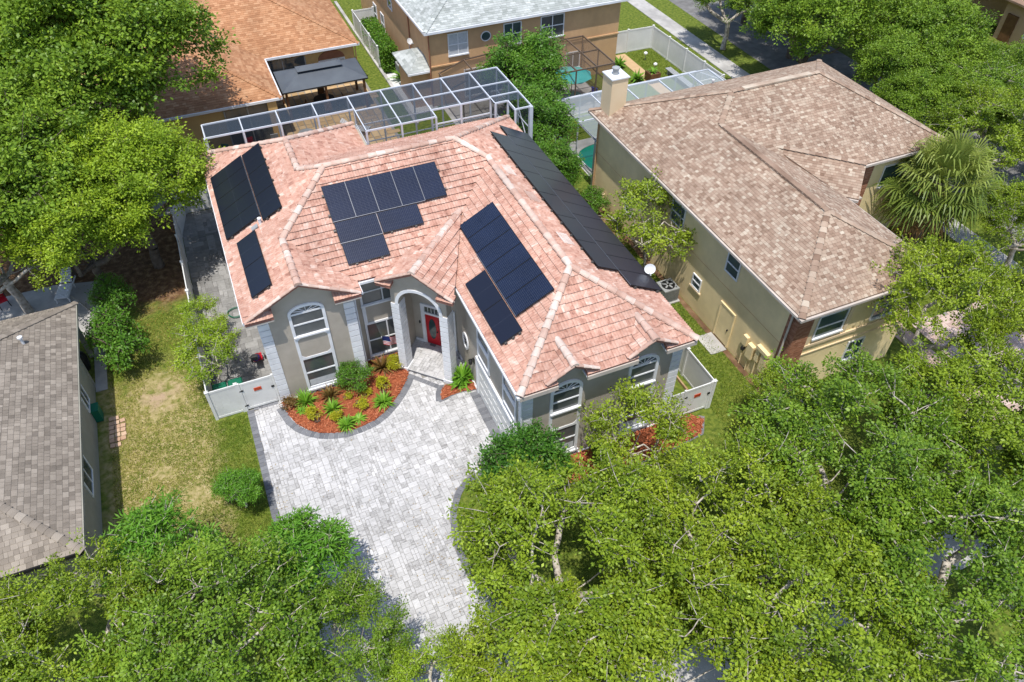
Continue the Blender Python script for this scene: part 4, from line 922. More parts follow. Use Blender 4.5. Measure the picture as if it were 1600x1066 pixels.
for y0, y1, z0, z1, dx in ((-6.45, -6.15, 1.35, 1.9, .16), (-7.0, -6.6, .95, 1.75, .2), (-7.95, -7.15, 1.95, 2.15, .2), (-7.4, -7.15, 1.15, 1.9, .14), (-7.9, -7.55, .9, 1.9, .16)):
    mbx = MB().box(21.2 - dx, 21.199, y0, y1, z0, z1); mbx.build('utility_box', 'stucco_beige', B)
for y in (-6.3, -6.8, -7.3, -7.7): MB().tube([(21.1, y, 1.4), (21.1, y, .05)], .03, 6).build('conduit', 'stucco_beige', B)
MB().lathe((21.08, -6.3, 1.1), [(.09, -.08), (.11, 0), (.09, .08)], 10).build('meter_dial', 'black_metal', B)
MB().lathe((21.02, 7.85, 0), [(.1, 0), (.1, 1.1), (.13, 1.12), (.03, 1.2)], 10).build('pipe_stub', 'stucco_cream', B)
def ywin(x0, x1, y, z0, z1, par, m='glass_teal', vb=(), hb=(), f=.07): return rect_window(x0, x1, y, z0, z1, vb, hb, m, f, par)
ywin(22.35, 24.0, -8.75, 3.45, 4.85, B, 'glass_teal', (), (4.1,)); ywin(25.6, 27.1, -8.75, 3.45, 4.85, B, 'glass_teal', (26.35,), (4.15,)); ywin(24.9, 25.9, -8.75, 1.0, 2.3, B, 'glass_teal', (25.4,), (1.65,)); ywin(33.5, 35.0, -.5, 3.4, 4.8, B)
bx(22.0, 28.1, -8.83, -8.751, 3.05, 3.2).build('wall_band', 'stucco_cream', B); bx(22.0, 28.1, -8.80, -8.751, 2.55, 2.62).build('wall_band', 'stucco_cream', B)
bx(22.02, 22.25, -8.80, -8.751, 3.2, 5.4).build('window_surround', 'stucco_cream', B); bx(24.1, 24.3, -8.80, -8.751, 3.2, 5.4).build('window_surround', 'stucco_cream', B)
ch = bpy.data.objects.new('chimney', None); COL.objects.link(ch); ch.parent = B
bx(21.23, 22.23, 8.4, 9.45, 5.5, 8.0).build('stack', 'stucco_cream', ch); bx(21.17, 22.29, 8.34, 9.51, 8.001, 8.07).build('cap', 'dish_white', ch)
MB().lathe((21.7, 8.95, 8.07), [(.17, 0), (.17, .3), (.22, .31), (.22, .37), (.08, .42)], 14).build('flue', 'ac_grey', ch)
for x, y in ((22.9, 9.62), (29.0, 9.62)): MB().lathe((x, y, 5.75), [(.05, 0), (.05, .22), (.09, .22), (.09, .3), (.02, .32)], 8).build('vent_pipe', 'dish_white', B)
# its pool cage
pool = struct(bx(22.0, 30.5, 10.6, 15.6, -.02, .022).build('pool_deck', 'concrete'), 'pale deck round the green pool')
pw = [(22.4 + .5 * 0, 11.2)]; PW = [(26 + 3.7 * math.copysign(abs(math.cos(a)) ** .6, math.cos(a)), 12.9 + 2.0 * math.copysign(abs(math.sin(a)) ** .6, math.sin(a))) for a in [2 * math.pi * k / 40 for k in range(40)]]
struct(MB().poly([(x, y, .03) for x, y in PW]).build('swimming_pool', 'pool_water'), 'green swimming pool water behind the beige house')
def ring(par, P, z, m, r=.09):
    for i in range(len(P)):
        a, b = P[i], P[(i + 1) % len(P)]; MB().bar((*a, z), (*b, z), .22, .05).build('coping_stone', m, par)
ring(pool, PW, .04, 'concrete')
C2 = thing('screen_cage', 'pale framed pool screen cage behind the beige house chimney', 'screen cage', (28, 13.5, 0))
def c2(p, q, w_=.07, n='beam'): MB().bar(p, q, w_, .09).build(n, 'cage_white', C2)
for x in (21.6, 24.0, 26.6, 29.2, 31.6, 33.2): c2((x, 10.0, 3.3), (x, 15.6, 3.3)); c2((x, 15.6, 3.3), (x, 16.9, 2.6)); c2((x, 16.9, 0), (x, 16.9, 2.6), .06, 'post')
c2((21.6, 15.6, 3.3), (33.2, 15.6, 3.3)); c2((21.6, 16.9, 2.6), (33.2, 16.9, 2.6)); c2((21.6, 12.6, 3.3), (33.2, 12.6, 3.3)); c2((21.6, 16.9, 1.0), (33.2, 16.9, 1.0), .05, 'rail'); c2((33.2, 15.6, 3.3), (34.4, 14.5, 2.6)); c2((34.4, 14.5, 2.6), (33.2, 16.9, 2.6))
for y in (10.3, 12.6, 15.6): c2((21.6, y, 0), (21.6, y, 3.3), .06, 'post')
for z in (1.0, 3.3): c2((21.6, 10.0, z), (21.6, 16.9, z if z < 2 else 2.6 if False else z), .05, 'rail')
screenmat('screen_pale', (.30, .34, .36), .5)
xs = (21.6, 24.0, 26.6, 29.2, 31.6, 33.2)
for i in range(5):
    MB().poly([(xs[i] + .04, 10, 3.28), (xs[i + 1] - .04, 10, 3.28), (xs[i + 1] - .04, 15.6, 3.28), (xs[i] + .04, 15.6, 3.28)]).build('screen_pane', 'screen_pale', C2)
    MB().poly([(xs[i] + .04, 15.6, 3.28), (xs[i + 1] - .04, 15.6, 3.28), (xs[i + 1] - .04, 16.9, 2.58), (xs[i] + .04, 16.9, 2.58)]).build('screen_pane', 'screen_pale', C2)

# ================================================================== grey house at left
G = thing('grey_house', 'single storey house with grey brown shingle roof at left edge', 'house', (-12, 0, 0))
MB().prism([(x, y, 0) for x, y in ((-8.03, -6.5), (-8.03, 4.4), (-9.6, 4.4), (-9.6, 6.8), (-24, 6.8), (-24, -6.5))], (0, 0, 2.85)).build('wall', 'stucco_grey', G)
gz = 3.0; gr_ = .42; gh = 7.035; gy = .165
gp = [([(-7.72, -6.87, gz), (-7.72, 7.2, gz), (-7.72 - gh, gy, gz + gr_ * gh)], (0, 1, 0)), ([(-26, -6.87, gz), (-7.72, -6.87, gz), (-7.72 - gh, gy, gz + gr_ * gh), (-26, gy, gz + gr_ * gh)], (1, 0, 0)), ([(-7.72, 7.2, gz), (-26, 7.2, gz), (-26, gy, gz + gr_ * gh), (-7.72 - gh, gy, gz + gr_ * gh)], (1, 0, 0))]
mb = MB()
for pts, u in gp: deck(mb, pts, .12)
gr = mb.build('roof', 'shingle_grey', G); shingle_roof(gr, gp, 'shingle_grey', .2, .2)
for y in (-6.87, 7.2): scap(gr, (-7.72, y, gz), (-7.72 - gh, gy, gz + gr_ * gh), 'shingle_grey')
MB().bar((-7.69, -6.87, gz - .08), (-7.69, 7.2, gz - .08), .05, .16).build('fascia', 'stucco_grey', G); MB().prism([(-8.03, -6.6, 2.86), (-7.72, -6.8, 2.86), (-7.72, 7.1, 2.86), (-8.03, 7.1, 2.86)], (0, 0, .03)).build('soffit', 'stucco_cream', G)
MB().bar((-26, -6.9, gz - .08), (-7.7, -6.9, gz - .08), .05, .16).build('fascia', 'dark_slot', G)
def rwin(y0, y1, z0, z1, par, xw):
    fr = bpy.data.objects.new('window', None); COL.objects.link(fr); fr.parent = par; f = .07
    mb = MB(); mb.box(xw, xw + .05, y0, y0 + f, z0, z1); mb.box(xw, xw + .05, y1 - f, y1, z0, z1); mb.box(xw, xw + .05, y0 + f, y1 - f, z1 - f, z1); mb.box(xw, xw + .05, y0 + f, y1 - f, z0, z0 + f); mb.build('frame', 'white_trim', fr)
    bx(xw + .001, xw + .02, y0 + f, y1 - f, z0 + f, z1 - f).build('pane', 'glass', fr); bx(xw + .021, xw + .045, (y0 + y1) / 2 - .025, (y0 + y1) / 2 + .025, z0 + f, z1 - f).build('glazing_bar', 'white_trim', fr)
rwin(1.9, 2.8, .9, 2.1, G, -8.03); rwin(-2.9, -1.4, .9, 2.1, G, -8.03)
for y in (4.5, 6.7): bx(-8.2, -8.0, y - .1, y + .1, 0, 2.85).build('porch_post', 'stucco_grey', G)
MB().bar((-8.1, 4.5, 2.75), (-8.1, 6.9, 2.75), .18, .2).build('porch_beam', 'stucco_grey', G)
MB().lathe((-9.55, 4.2, zz := gz + gr_ * 1.83), [(.06, 0), (.06, .35), (.11, .35), (.11, .42), (.02, .44)], 10).build('vent_pipe', 'dish_white', gr)

# ================================================================== orange roofed house
O = thing('orange_house', 'yellow stucco house with orange shingle roof at top left', 'house', (2, 34, 0))
MB().prism([(x, y, 0) for x, y in ((-7, 24.1), (4.8, 24.1), (4.8, 30.3), (11.75, 30.3), (11.75, 50), (-7, 50))], (0, 0, 2.9)).build('wall', 'stucco_orange', O)
oz, os_ = 3.0, .42
hx, hd = -.81, 5.99; dm = 9.4
op_ = [([(-6.8, 23.7, oz), (5.18, 23.7, oz), (hx, 23.7 + hd, oz + os_ * hd)], (1, 0, 0)),
       ([(5.18, 23.7, oz), (5.18, 29.9, oz), (hx, 29.9 + hd, oz + os_ * hd), (hx, 23.7 + hd, oz + os_ * hd)], (0, 1, 0)),
       ([(-6.8, 23.7, oz), (-6.8, 40, oz), (hx, 40, oz + os_ * hd), (hx, 23.7 + hd, oz + os_ * hd)], (0, 1, 0)),
       ([(5.18, 29.9, oz), (12.1, 29.9, oz), (12.1 - dm, 29.9 + dm, oz + os_ * dm), (-7, 29.9 + dm, oz + os_ * dm), (-7, 29.9 + hd, oz + os_ * hd), (hx, 29.9 + hd, oz + os_ * hd)], (1, 0, 0)),
       ([(12.1, 29.9, oz), (12.1, 50, oz), (12.1 - dm, 50, oz + os_ * dm), (12.1 - dm, 29.9 + dm, oz + os_ * dm)], (0, 1, 0))]
mb = MB()
for pts, u in op_: deck(mb, pts, .12)
orf = mb.build('roof', 'shingle_orange', O); shingle_roof(orf, op_, 'shingle_orange', .3, .2)
for a, b in (((5.18, 23.7, oz), (hx, 23.7 + hd, oz + os_ * hd)), ((12.1, 29.9, oz), (12.1 - dm, 29.9 + dm, oz + os_ * dm))): scap(orf, a, b, 'shingle_orange')
for a, b in (((-6.8, 23.66, 2.95), (5.2, 23.66, 2.95)), ((5.22, 23.66, 2.95), (5.22, 29.86, 2.95)), ((5.2, 29.86, 2.95), (12.15, 29.86, 2.95))): MB().bar(a, b, .08, .16).build('gutter', 'white_trim', O)
def slide(x0, x1, y, par, vb):
    fr = bpy.data.objects.new('sliding_door', None); COL.objects.link(fr); fr.parent = par
    bx(x0, x1, y - .03, y - .002, .05, 2.6).build('pane', 'glass', fr)
    for v in vb: bx(v - .04, v + .04, y - .06, y - .031, .05, 2.6).build('glazing_bar', 'ac_grey', fr)
slide(1.4, 4.4, 24.1, O, (1.4, 2.9, 4.4)); slide(5.3, 8.1, 30.3, O, (5.35, 6.4, 8.05)); MB().tube([(11.85, 30.0, 2.9), (11.85, 30.2, 2.5), (11.85, 30.2, .1)], .05, 6).build('downspout', 'stucco_tan', O)
ywin(9.0, 11.0, 30.3, .9, 2.0, O, 'blind', (9.7, 10.3)); MB().prism([(10 - math.cos(math.pi * k / 12), 30.3, 2.05 + .62 * math.sin(math.pi * k / 12)) for k in range(13)], (0, -.04, 0)).build('arch_recess', 'door_red' if False else 'brick', O)
bx(4.2, 4.8, 23.75, 24.1, 0, 2.85).build('corner_pillar', 'stucco_orange', O); bx(4.6, 4.8, 24.1, 30.3, .001, 2.7).build('side_wall', 'stucco_cream', O)
# gazebo
Z = thing('gazebo', 'dark grey hardtop gazebo with vented ridge on the tan patio', 'gazebo', (8.5, 27.2, 0))
e0 = [(5.5, 25.45, 2.4), (11.5, 25.5, 2.4), (11.5, 28.95, 2.4), (5.5, 28.95, 2.4)]; r1, r2 = (7.2, 27.2, 3.05), (9.8, 27.2, 3.05)
mb = MB()
for q in ([e0[0], e0[1], r2, r1], [e0[1], e0[2], r2], [e0[2], e0[3], r1, r2], [e0[3], e0[0], r1]): mb.prism(q, (0, 0, -.04))
mb.build('canopy', 'gazebo_roof', Z)
mb = MB(); c0 = [(6.9, 26.75, 3.06), (10.1, 26.75, 3.06), (10.1, 27.65, 3.06), (6.9, 27.65, 3.06)]; k1, k2 = (7.3, 27.2, 3.24), (9.7, 27.2, 3.24)
for q in ([c0[0], c0[1], k2, k1], [c0[1], c0[2], k2], [c0[2], c0[3], k1, k2], [c0[3], c0[0], k1]): mb.prism(q, (0, 0, .03))
mb.build('vent_cap', 'gazebo_roof', Z)
for x in (5.75, 8.5, 11.25):
    for y in (25.75, 28.7): bx(x - .08, x + .08, y - .08, y + .08, 0, 2.4).build('post', 'teak', Z)
for a, b in ((e0[0], e0[1]), (e0[1], e0[2]), (e0[2], e0[3]), (e0[3], e0[0])): MB().bar(Vector(a) - Vector((0, 0, .05)), Vector(b) - Vector((0, 0, .05)), .05, .1).build('edge_beam', 'black_metal', Z)

# ================================================================== tan house
TN = thing('tan_house', 'tan two storey house with pale grey shingle roof at top', 'house', (23, 30, 0))
MB().prism([(x, y, 0) for x, y in ((15.75, 24.0), (30.75, 24.0), (30.75, 44), (15.75, 44))], (0, 0, 5.5)).build('wall', 'stucco_tan', TN)
tp = [([(15.4, 23.65, 5.65), (31.1, 23.65, 5.65), (23.25 + .02, 31.5, 9.0), (23.25 - .02, 31.5, 9.0)], (1, 0, 0)), ([(15.4, 23.65, 5.65), (15.4, 44, 5.65), (23.25, 44, 9.0), (23.25, 31.5, 9.0)], (0, 1, 0)), ([(31.1, 23.65, 5.65), (31.1, 44, 5.65), (23.25, 44, 9.0), (23.25, 31.5, 9.0)], (0, 1, 0))]
mb = MB()
for pts, u in tp: deck(mb, pts, .12)
trf = mb.build('roof', 'shingle_pale', TN); shingle_roof(trf, tp, 'shingle_pale', .3, .2)
scap(trf, (15.4, 23.65, 5.65), (23.25, 31.5, 9.0), 'shingle_pale')
for a, b in (((15.3, 23.6, 5.55), (31.15, 23.6, 5.55)), ((15.35, 23.6, 5.55), (15.35, 44, 5.55))): MB().bar(a, b, .1, .16).build('gutter', 'white_trim', TN)
ywin(17.1, 18.6, 24.0, 3.55, 5.15, TN, 'blind', (17.85,), (4.35,)); ywin(21.3, 22.7, 24.0, 3.6, 5.2, TN, 'glass_teal', (22.0,), (4.4,)); ywin(24.2, 26.1, 24.0, 3.6, 5.25, TN, 'glass', (25.15,), (4.45,)); ywin(26.4, 27.6, 24.0, .9, 2.2, TN, 'glass', (27.0,)); ywin(18.2, 21.2, 24.0, .3, 2.4, TN, 'glass_teal', (19.7,)); ywin(22.5, 25.0, 24.0, .2, 2.4, TN, 'glass_teal', (23.7,))
ow = [(19.95 + .33 * math.cos(2 * math.pi * k / 20), 23.999, 4.55 + .3 * math.sin(2 * math.pi * k / 20)) for k in range(20)]; MB().prism(ow, (0, -.03, 0)).build('oval_window', 'glass_teal', TN)
mb = MB()
for k in range(20):
    a, b = 2 * math.pi * k / 20, 2 * math.pi * (k + 1) / 20
    mb.bar((19.95 + .36 * math.cos(a), 23.97, 4.55 + .33 * math.sin(a)), (19.95 + .36 * math.cos(b), 23.97, 4.55 + .33 * math.sin(b)), .06, .06, (0, 1, 0))
mb.build('oval_frame', 'white_trim', TN)
lwin(33, 34.2, 3.6, 5.0, TN, 15.75); lwin(36, 37, .5, 2.2, TN, 15.75); lwin(38.2, 39.2, .5, 2.2, TN, 15.75)
bx(15.70, 30.8, 23.93, 23.999, 2.95, 3.05).build('wall_band', 'stucco_tan', TN); MB().tube([(15.7, 23.75, 5.4), (15.68, 23.9, 5.2), (15.68, 23.9, .1)], .05, 6).build('downspout', 'brick', TN); MB().tube([(15.68, 28.6, 5.4), (15.68, 28.6, .1)], .05, 6).build('downspout', 'brick', TN)
# small rear extension of the tan house
bx(14.4, 15.749, 24.35, 27.6, 0, 2.6).build('extension_wall', 'stucco_tan', TN)
ep = [([(14.05, 24.1, 2.75), (16.0, 24.1, 2.75), (15.74, 25.3, 3.3), (15.2, 25.3, 3.3)], (1, 0, 0)), ([(14.05, 24.1, 2.75), (14.05, 27.9, 2.75), (15.2, 26.8, 3.3), (15.2, 25.3, 3.3)], (0, 1, 0)), ([(14.05, 27.9, 2.75), (15.74, 27.9, 2.75), (15.74, 26.8, 3.3), (15.2, 26.8, 3.3)], (1, 0, 0)), ([(15.2, 25.3, 3.3), (15.74, 25.3, 3.3), (15.74, 26.8, 3.3), (15.2, 26.8, 3.3)], (0, 1, 0))]
mb = MB()
for pts, u in ep: deck(mb, pts, .1)
er = mb.build('extension_roof', 'shingle_pale', TN); shingle_roof(er, ep, 'shingle_pale', .4, .25); MB().bar((14.05, 24.05, 2.68), (16.1, 24.05, 2.68), .08, .13).build('gutter', 'white_trim', TN)
# bronze screen cage of the tan house
C3 = thing('screen_cage', 'dark bronze screen cage on the back of the tan house', 'screen cage', (22, 21, 0))
def c3(p, q, w_=.08, n='beam'): MB().bar(p, q, w_, .09).build(n, 'cage_bronze', C3)
screenmat('screen_bronze', (.16, .11, .075), .35)
xs3 = (16.3, 18.2, 20.4, 22.6, 24.7, 26.3, 27.7); zt3 = {16.3: 2.5, 18.2: 3.15}
for x in xs3: z = zt3.get(x, 3.3); c3((x, 23.95, z), (x, 19.0, z)); c3((x, 19.0, 0), (x, 19.0, z), .07, 'post')
for i in range(6):
    a, b = xs3[i], xs3[i + 1]; za, zb = zt3.get(a, 3.3), zt3.get(b, 3.3)
    for y in (23.9, 21.4, 19.0): c3((a, y, za), (b, y, zb), .07)
    MB().poly([(a + .04, 19, za - .02), (b - .04, 19, zb - .02), (b - .04, 23.9, zb - .02), (a + .04, 23.9, za - .02)]).build('screen_pane', 'screen_bronze', C3); c3((a, 19.0, 1.0), (b, 19.0, 1.0), .05, 'rail')
    MB().poly([(a + .04, 19, .05), (b - .04, 19, .05), (b - .04, 19, zb - .07), (a + .04, 19, za - .07)]).build('screen_pane', 'screen_bronze', C3)
for y in (21.4, 23.9): c3((27.7, y, 0), (27.7, y, 3.3), .07, 'post')
c3((27.7, 19, 1.6), (27.7, 23.9, 1.6), .05, 'rail'); MB().poly([(27.7, 19.05, .05), (27.7, 23.9, .05), (27.7, 23.9, 3.25), (27.7, 19.05, 3.25)]).build('screen_pane', 'screen_bronze', C3)
struct(bx(16.3, 27.8, 18.9, 23.95, 0, .018).build('tan_patio', 'concrete'), 'concrete patio inside the bronze screen cage')
# house across the street, top right corner
K_ = thing('brick_house', 'brown brick house beyond the street at the top right corner', 'house', (70, 16, 0))
MB().prism([(x, y, 0) for x, y in ((63.5, 8), (80, 8), (80, 24), (66, 24), (66, 17), (63.5, 17))], (0, 0, 3.2)).build('wall', 'brick_tan', K_)
kp = [([(63, 7.5, 3.3), (63, 24.5, 3.3), (71.5, 16, 7.2)], (0, 1, 0)), ([(63, 7.5, 3.3), (80.5, 7.5, 3.3), (72, 16, 7.2), (71.5, 16, 7.2)], (1, 0, 0)), ([(63, 24.5, 3.3), (80.5, 24.5, 3.3), (72, 16, 7.2), (71.5, 16, 7.2)], (1, 0, 0))]
mb = MB()
for pts, u in kp: deck(mb, pts, .15)
krf = mb.build('roof', 'shingle_brown', K_); lwin(9.5, 11.5, .9, 2.4, K_, 63.5, 'glass', .1); lwin(12.5, 14.5, .9, 2.4, K_, 63.5, 'glass', .1); bx(63.4, 63.499, 18.5 - 3, 18.5 - 2, 0, 2.2).build('door', 'teak', K_)

# ================================================================== vegetation
def unit(v): return v / np.maximum(np.linalg.norm(v, axis=1, keepdims=True), 1e-9)
def leaf_faces(P, D, Nn, ln, wd, fold=.0):
    """one pointed four-sided leaf per point: base, two shoulders, tip"""
    D = unit(D); Sd = unit(np.cross(D, Nn)); n = len(P); ln = np.broadcast_to(ln, n)[:, None]; wd = np.broadcast_to(wd, n)[:, None]
    Up = np.cross(Sd, D)
    V = np.stack([P, P + D * ln * .5 + Sd * wd * .5 + Up * ln * fold, P + D * ln, P + D * ln * .5 - Sd * wd * .5 + Up * ln * fold], 1).reshape(-1, 3)
    return V, np.arange(4 * n).reshape(n, 4)
def tube_np(pts, rad, k=5):
    mb = MB(); mb.tube(pts, rad, k, cap=True); return mb
def grow(seed, Rx, Rz, zc, th, nclump, nleaf, lsize, crad, mleaf, mbark, lobes=5, hollow=.45, flat=.55, droop=0., trunk_r=.2, lwid=.5, twig=True, upb=.5, tone=.62, nlimb=6, sub=7, ssig=.15):
    """returns (branch mesh, leaf mesh): crown centred at height zc, radii Rx / Rz, trunk height th"""
    g = np.random.default_rng(seed); rnd = random.Random(seed)
    # the crown is a bunch of uneven boughs; clumps sit on the shell of each bough
    nb = lobes + 4; lc = []
    for k in range(nb):
        a = 2.399 * k + g.uniform(-.4, .4); e = math.asin(min(.98, max(-.25, 1 - 1.25 * (k + .5) / nb + g.uniform(-.1, .1)))); q = g.uniform(.5, .74)
        lc.append((np.array([math.cos(a) * math.cos(e) * Rx * q, math.sin(a) * math.cos(e) * Rx * q, zc + math.sin(e) * Rz * q]), g.uniform(.28, .42)))
    C = []
    while len(C) < nclump:
        c0, br_ = lc[int(g.integers(nb))]
        d = g.normal(size=3); d /= np.linalg.norm(d); ow = c0 - np.array([0, 0, zc - .3 * Rz]); ow /= np.linalg.norm(ow)
        if d @ ow < -.35 or g.random() > .55 + .45 * (d @ ow): continue
        r = br_ * (hollow + (1 - hollow) * g.random() ** .5) * g.uniform(.85, 1.2)
        p = c0 + d * np.array([Rx, Rx, (Rx + Rz) / 2]) * r
        if p[2] > .35: C.append(p)
    C = np.array(C)
    # skeleton: trunk, limbs, then each clump joined to the nearest node nearer the trunk
    nodes = [np.array([0, 0, 0.]), np.array([g.normal() * .1, g.normal() * .1, th * .5]), np.array([g.normal() * .2, g.normal() * .2, th])]; par = [-1, 0, 1]
    for i in range(nlimb):
        a = 2 * math.pi * (i + g.random() * .7) / nlimb; e = g.uniform(.25, .8); L = Rx * g.uniform(.4, .6)
        p = nodes[2] + np.array([math.cos(a) * L, math.sin(a) * L, Rz * e * .7]); m = (nodes[2] * .5 + p * .5) + g.normal(size=3) * .12 * Rx * .3
        nodes += [m, p]; par += [2, len(nodes) - 2]
    order = np.argsort(np.linalg.norm(C - nodes[2], axis=1))
    for j in order:
        c = C[j]; A = np.array(nodes); dist = np.linalg.norm(A - c, axis=1) + .25 * np.linalg.norm(A - nodes[2], axis=1) * (A[:, 2] > c[2] + .5)
        dist[:2] += 50; b = int(np.argmin(dist)); q = A[b]
        if np.linalg.norm(c - q) > .9: nodes.append((q + c) / 2 + g.normal(size=3) * .1); par.append(b); b = len(nodes) - 1
        nodes.append(c); par.append(b)
    cnt = np.ones(len(nodes))
    for i in range(len(nodes) - 1, 0, -1): cnt[par[i]] += cnt[i]
    rr_ = trunk_r * (cnt / cnt[0]) ** .45; rr_ = np.maximum(rr_, .02)
    mb = MB()
    for i in range(1, len(nodes)):
        a, b = nodes[par[i]], nodes[i]; ra, rb = min(rr_[par[i]], rr_[i] * 1.5), rr_[i]
        if par[i] == 0: ra = trunk_r * 1.25
        mid = (a + b) / 2 + g.normal(size=3) * .05 * np.linalg.norm(b - a)
        mb.tube([a, mid, b], [ra, (ra + rb) / 2, rb], 7 if ra > .08 else 4, cap=False)
    # leaves: every clump is a handful of twigs, every twig ends in a tuft
    ns = sub; nt_ = nclump * ns; tc = np.repeat(np.arange(nclump), ns)
    outw = unit(C - np.array([0, 0, zc - .5 * Rz]))
    so_ = g.normal(size=(nt_, 3)) * np.array([1, 1, flat + .2]) * crad * .62 + outw[tc] * crad * .35
    T = C[tc] + so_
    if twig:
        for q in range(0, nt_, 1): mb.tube([C[tc[q]], (C[tc[q]] + T[q]) / 2 + g.normal(size=3) * .04, T[q]], [.02, .015, .008], 3, cap=False)
    per = max(4, nleaf // ns); N = nt_ * per; ti = np.repeat(np.arange(nt_), per)
    sg = ssig * g.uniform(.7, 1.4, nt_)[ti][:, None]
    off = g.normal(size=(N, 3)) * np.array([1, 1, flat]) * sg
    back = g.random(N)[:, None] ** 2 * .5; P = T[ti] - so_[ti] * back + off
    P[:, 2] -= droop * (off[:, 0] ** 2 + off[:, 1] ** 2)
    out = unit(off / np.maximum(sg, 1e-6) + g.normal(size=(N, 3)) * .6)
    D = out; D[:, 2] -= droop * .8
    tn = unit(outw[tc] * .55 + so_ / crad * .5 + g.normal(size=(nt_, 3)) * .45 + np.array([0, 0, upb]))
    Nn = unit(g.normal(size=(N, 3)) * .55 + tn[ti])
    ls = lsize * g.uniform(.65, 1.3, N)
    V, F = leaf_faces(P, D, Nn, ls, ls * lwid, .05)
    base = (.5 * g.random(nclump)[tc] + .5 * g.random(nt_))[ti]; rn = np.clip(tone * base + (1 - tone) * g.random(N), 0, 1)
    rn = np.where(g.random(N) < .015, 1., rn)
    lm = np_mesh('leaves', V, F, rn, mleaf)
    bm = bpy.data.meshes.new('branches'); bm.from_pydata(mb.v, [], mb.f); bm.materials.append(MATS[mbark])
    a = bm.attributes.new('rnd', 'FLOAT', 'FACE'); a.data.foreach_set('value', mb.r); bm.polygons.foreach_set('use_smooth', [True] * len(bm.polygons)); bm.update()
    return bm, lm
def plant_tree(name, label, meshes, loc, rz, sc, cat='tree', group=None, mleaf=None):
    t = thing(name, label, cat, (*loc, 0) if len(loc) == 2 else loc, 0, group)
    addobj('trunk', meshes[0], t, (0, 0, 0), rz, sc)
    lm = meshes[1]
    o = addobj('crown', lm, t, (0, 0, 0), rz, sc)
    if mleaf: o.material_slots[0].link = 'OBJECT'; o.material_slots[0].material = MATS[mleaf]
    return t
oakA = grow(1, 3.9, 2.5, 5.2, 2.6, 160, 310, .125, .66, 'leaf_oak', 'bark', trunk_r=.22, lwid=.6, lobes=8, ssig=.125, sub=4)
oakB = grow(2, 3.7, 2.4, 5.0, 2.4, 150, 310, .125, .66, 'leaf_oak', 'bark', trunk_r=.2, lobes=7, lwid=.6, ssig=.125, sub=4)
oakC = grow(3, 3.5, 2.3, 5.0, 2.5, 120, 290, .13, .66, 'leaf_oak_light', 'bark', trunk_r=.18, lobes=6, hollow=.5, lwid=.6, ssig=.125, sub=4)
small = grow(4, 1.6, 1.2, 2.9, 1.5, 50, 180, .11, .45, 'leaf_oak_light', 'bark', trunk_r=.06, ssig=.1, sub=4, lobes=4)
denseA = grow(5, 5.8, 4.2, 8.0, 3.5, 270, 380, .20, .95, 'leaf_dense', 'bark_dark', trunk_r=.35, lobes=12, hollow=.65, sub=4, ssig=.25, twig=False, lwid=.6)
denseB = grow(6, 4.2, 3.0, 6.3, 3.0, 190, 350, .17, .8, 'leaf_dense', 'bark_dark', trunk_r=.28, lobes=9, hollow=.6, sub=4, ssig=.2, lwid=.55)
mango = grow(7, 1.75, 1.4, 3.2, 1.3, 60, 240, .22, .45, 'leaf_mango', 'bark', lwid=.24, droop=.5, trunk_r=.1, hollow=.5, sub=5, ssig=.11, upb=.8, lobes=5)
laurel = grow(8, 1.8, 1.7, 2.6, .8, 80, 220, .16, .45, 'leaf_dark', 'bark_dark', lwid=.42, trunk_r=.1, hollow=.5, sub=5, ssig=.13, lobes=6)
privet = grow(9, 2.2, 2.1, 3.2, 1.2, 105, 280, .15, .52, 'leaf_bush', 'bark_dark', trunk_r=.12, hollow=.55, lwid=.45, sub=4, ssig=.15, lobes=8)
tinyG = grow(11, .34, .26, .32, .1, 16, 70, .1, .13, 'leaf_gold', 'bark_dark', trunk_r=.015, hollow=.3, lwid=.5, sub=3, ssig=.05, lobes=4)
shrubM = grow(10, .8, .6, .85, .25, 36, 190, .085, .28, 'leaf_bush', 'bark_dark', trunk_r=.04, hollow=.3, lwid=.5, sub=5, ssig=.08, lobes=6)
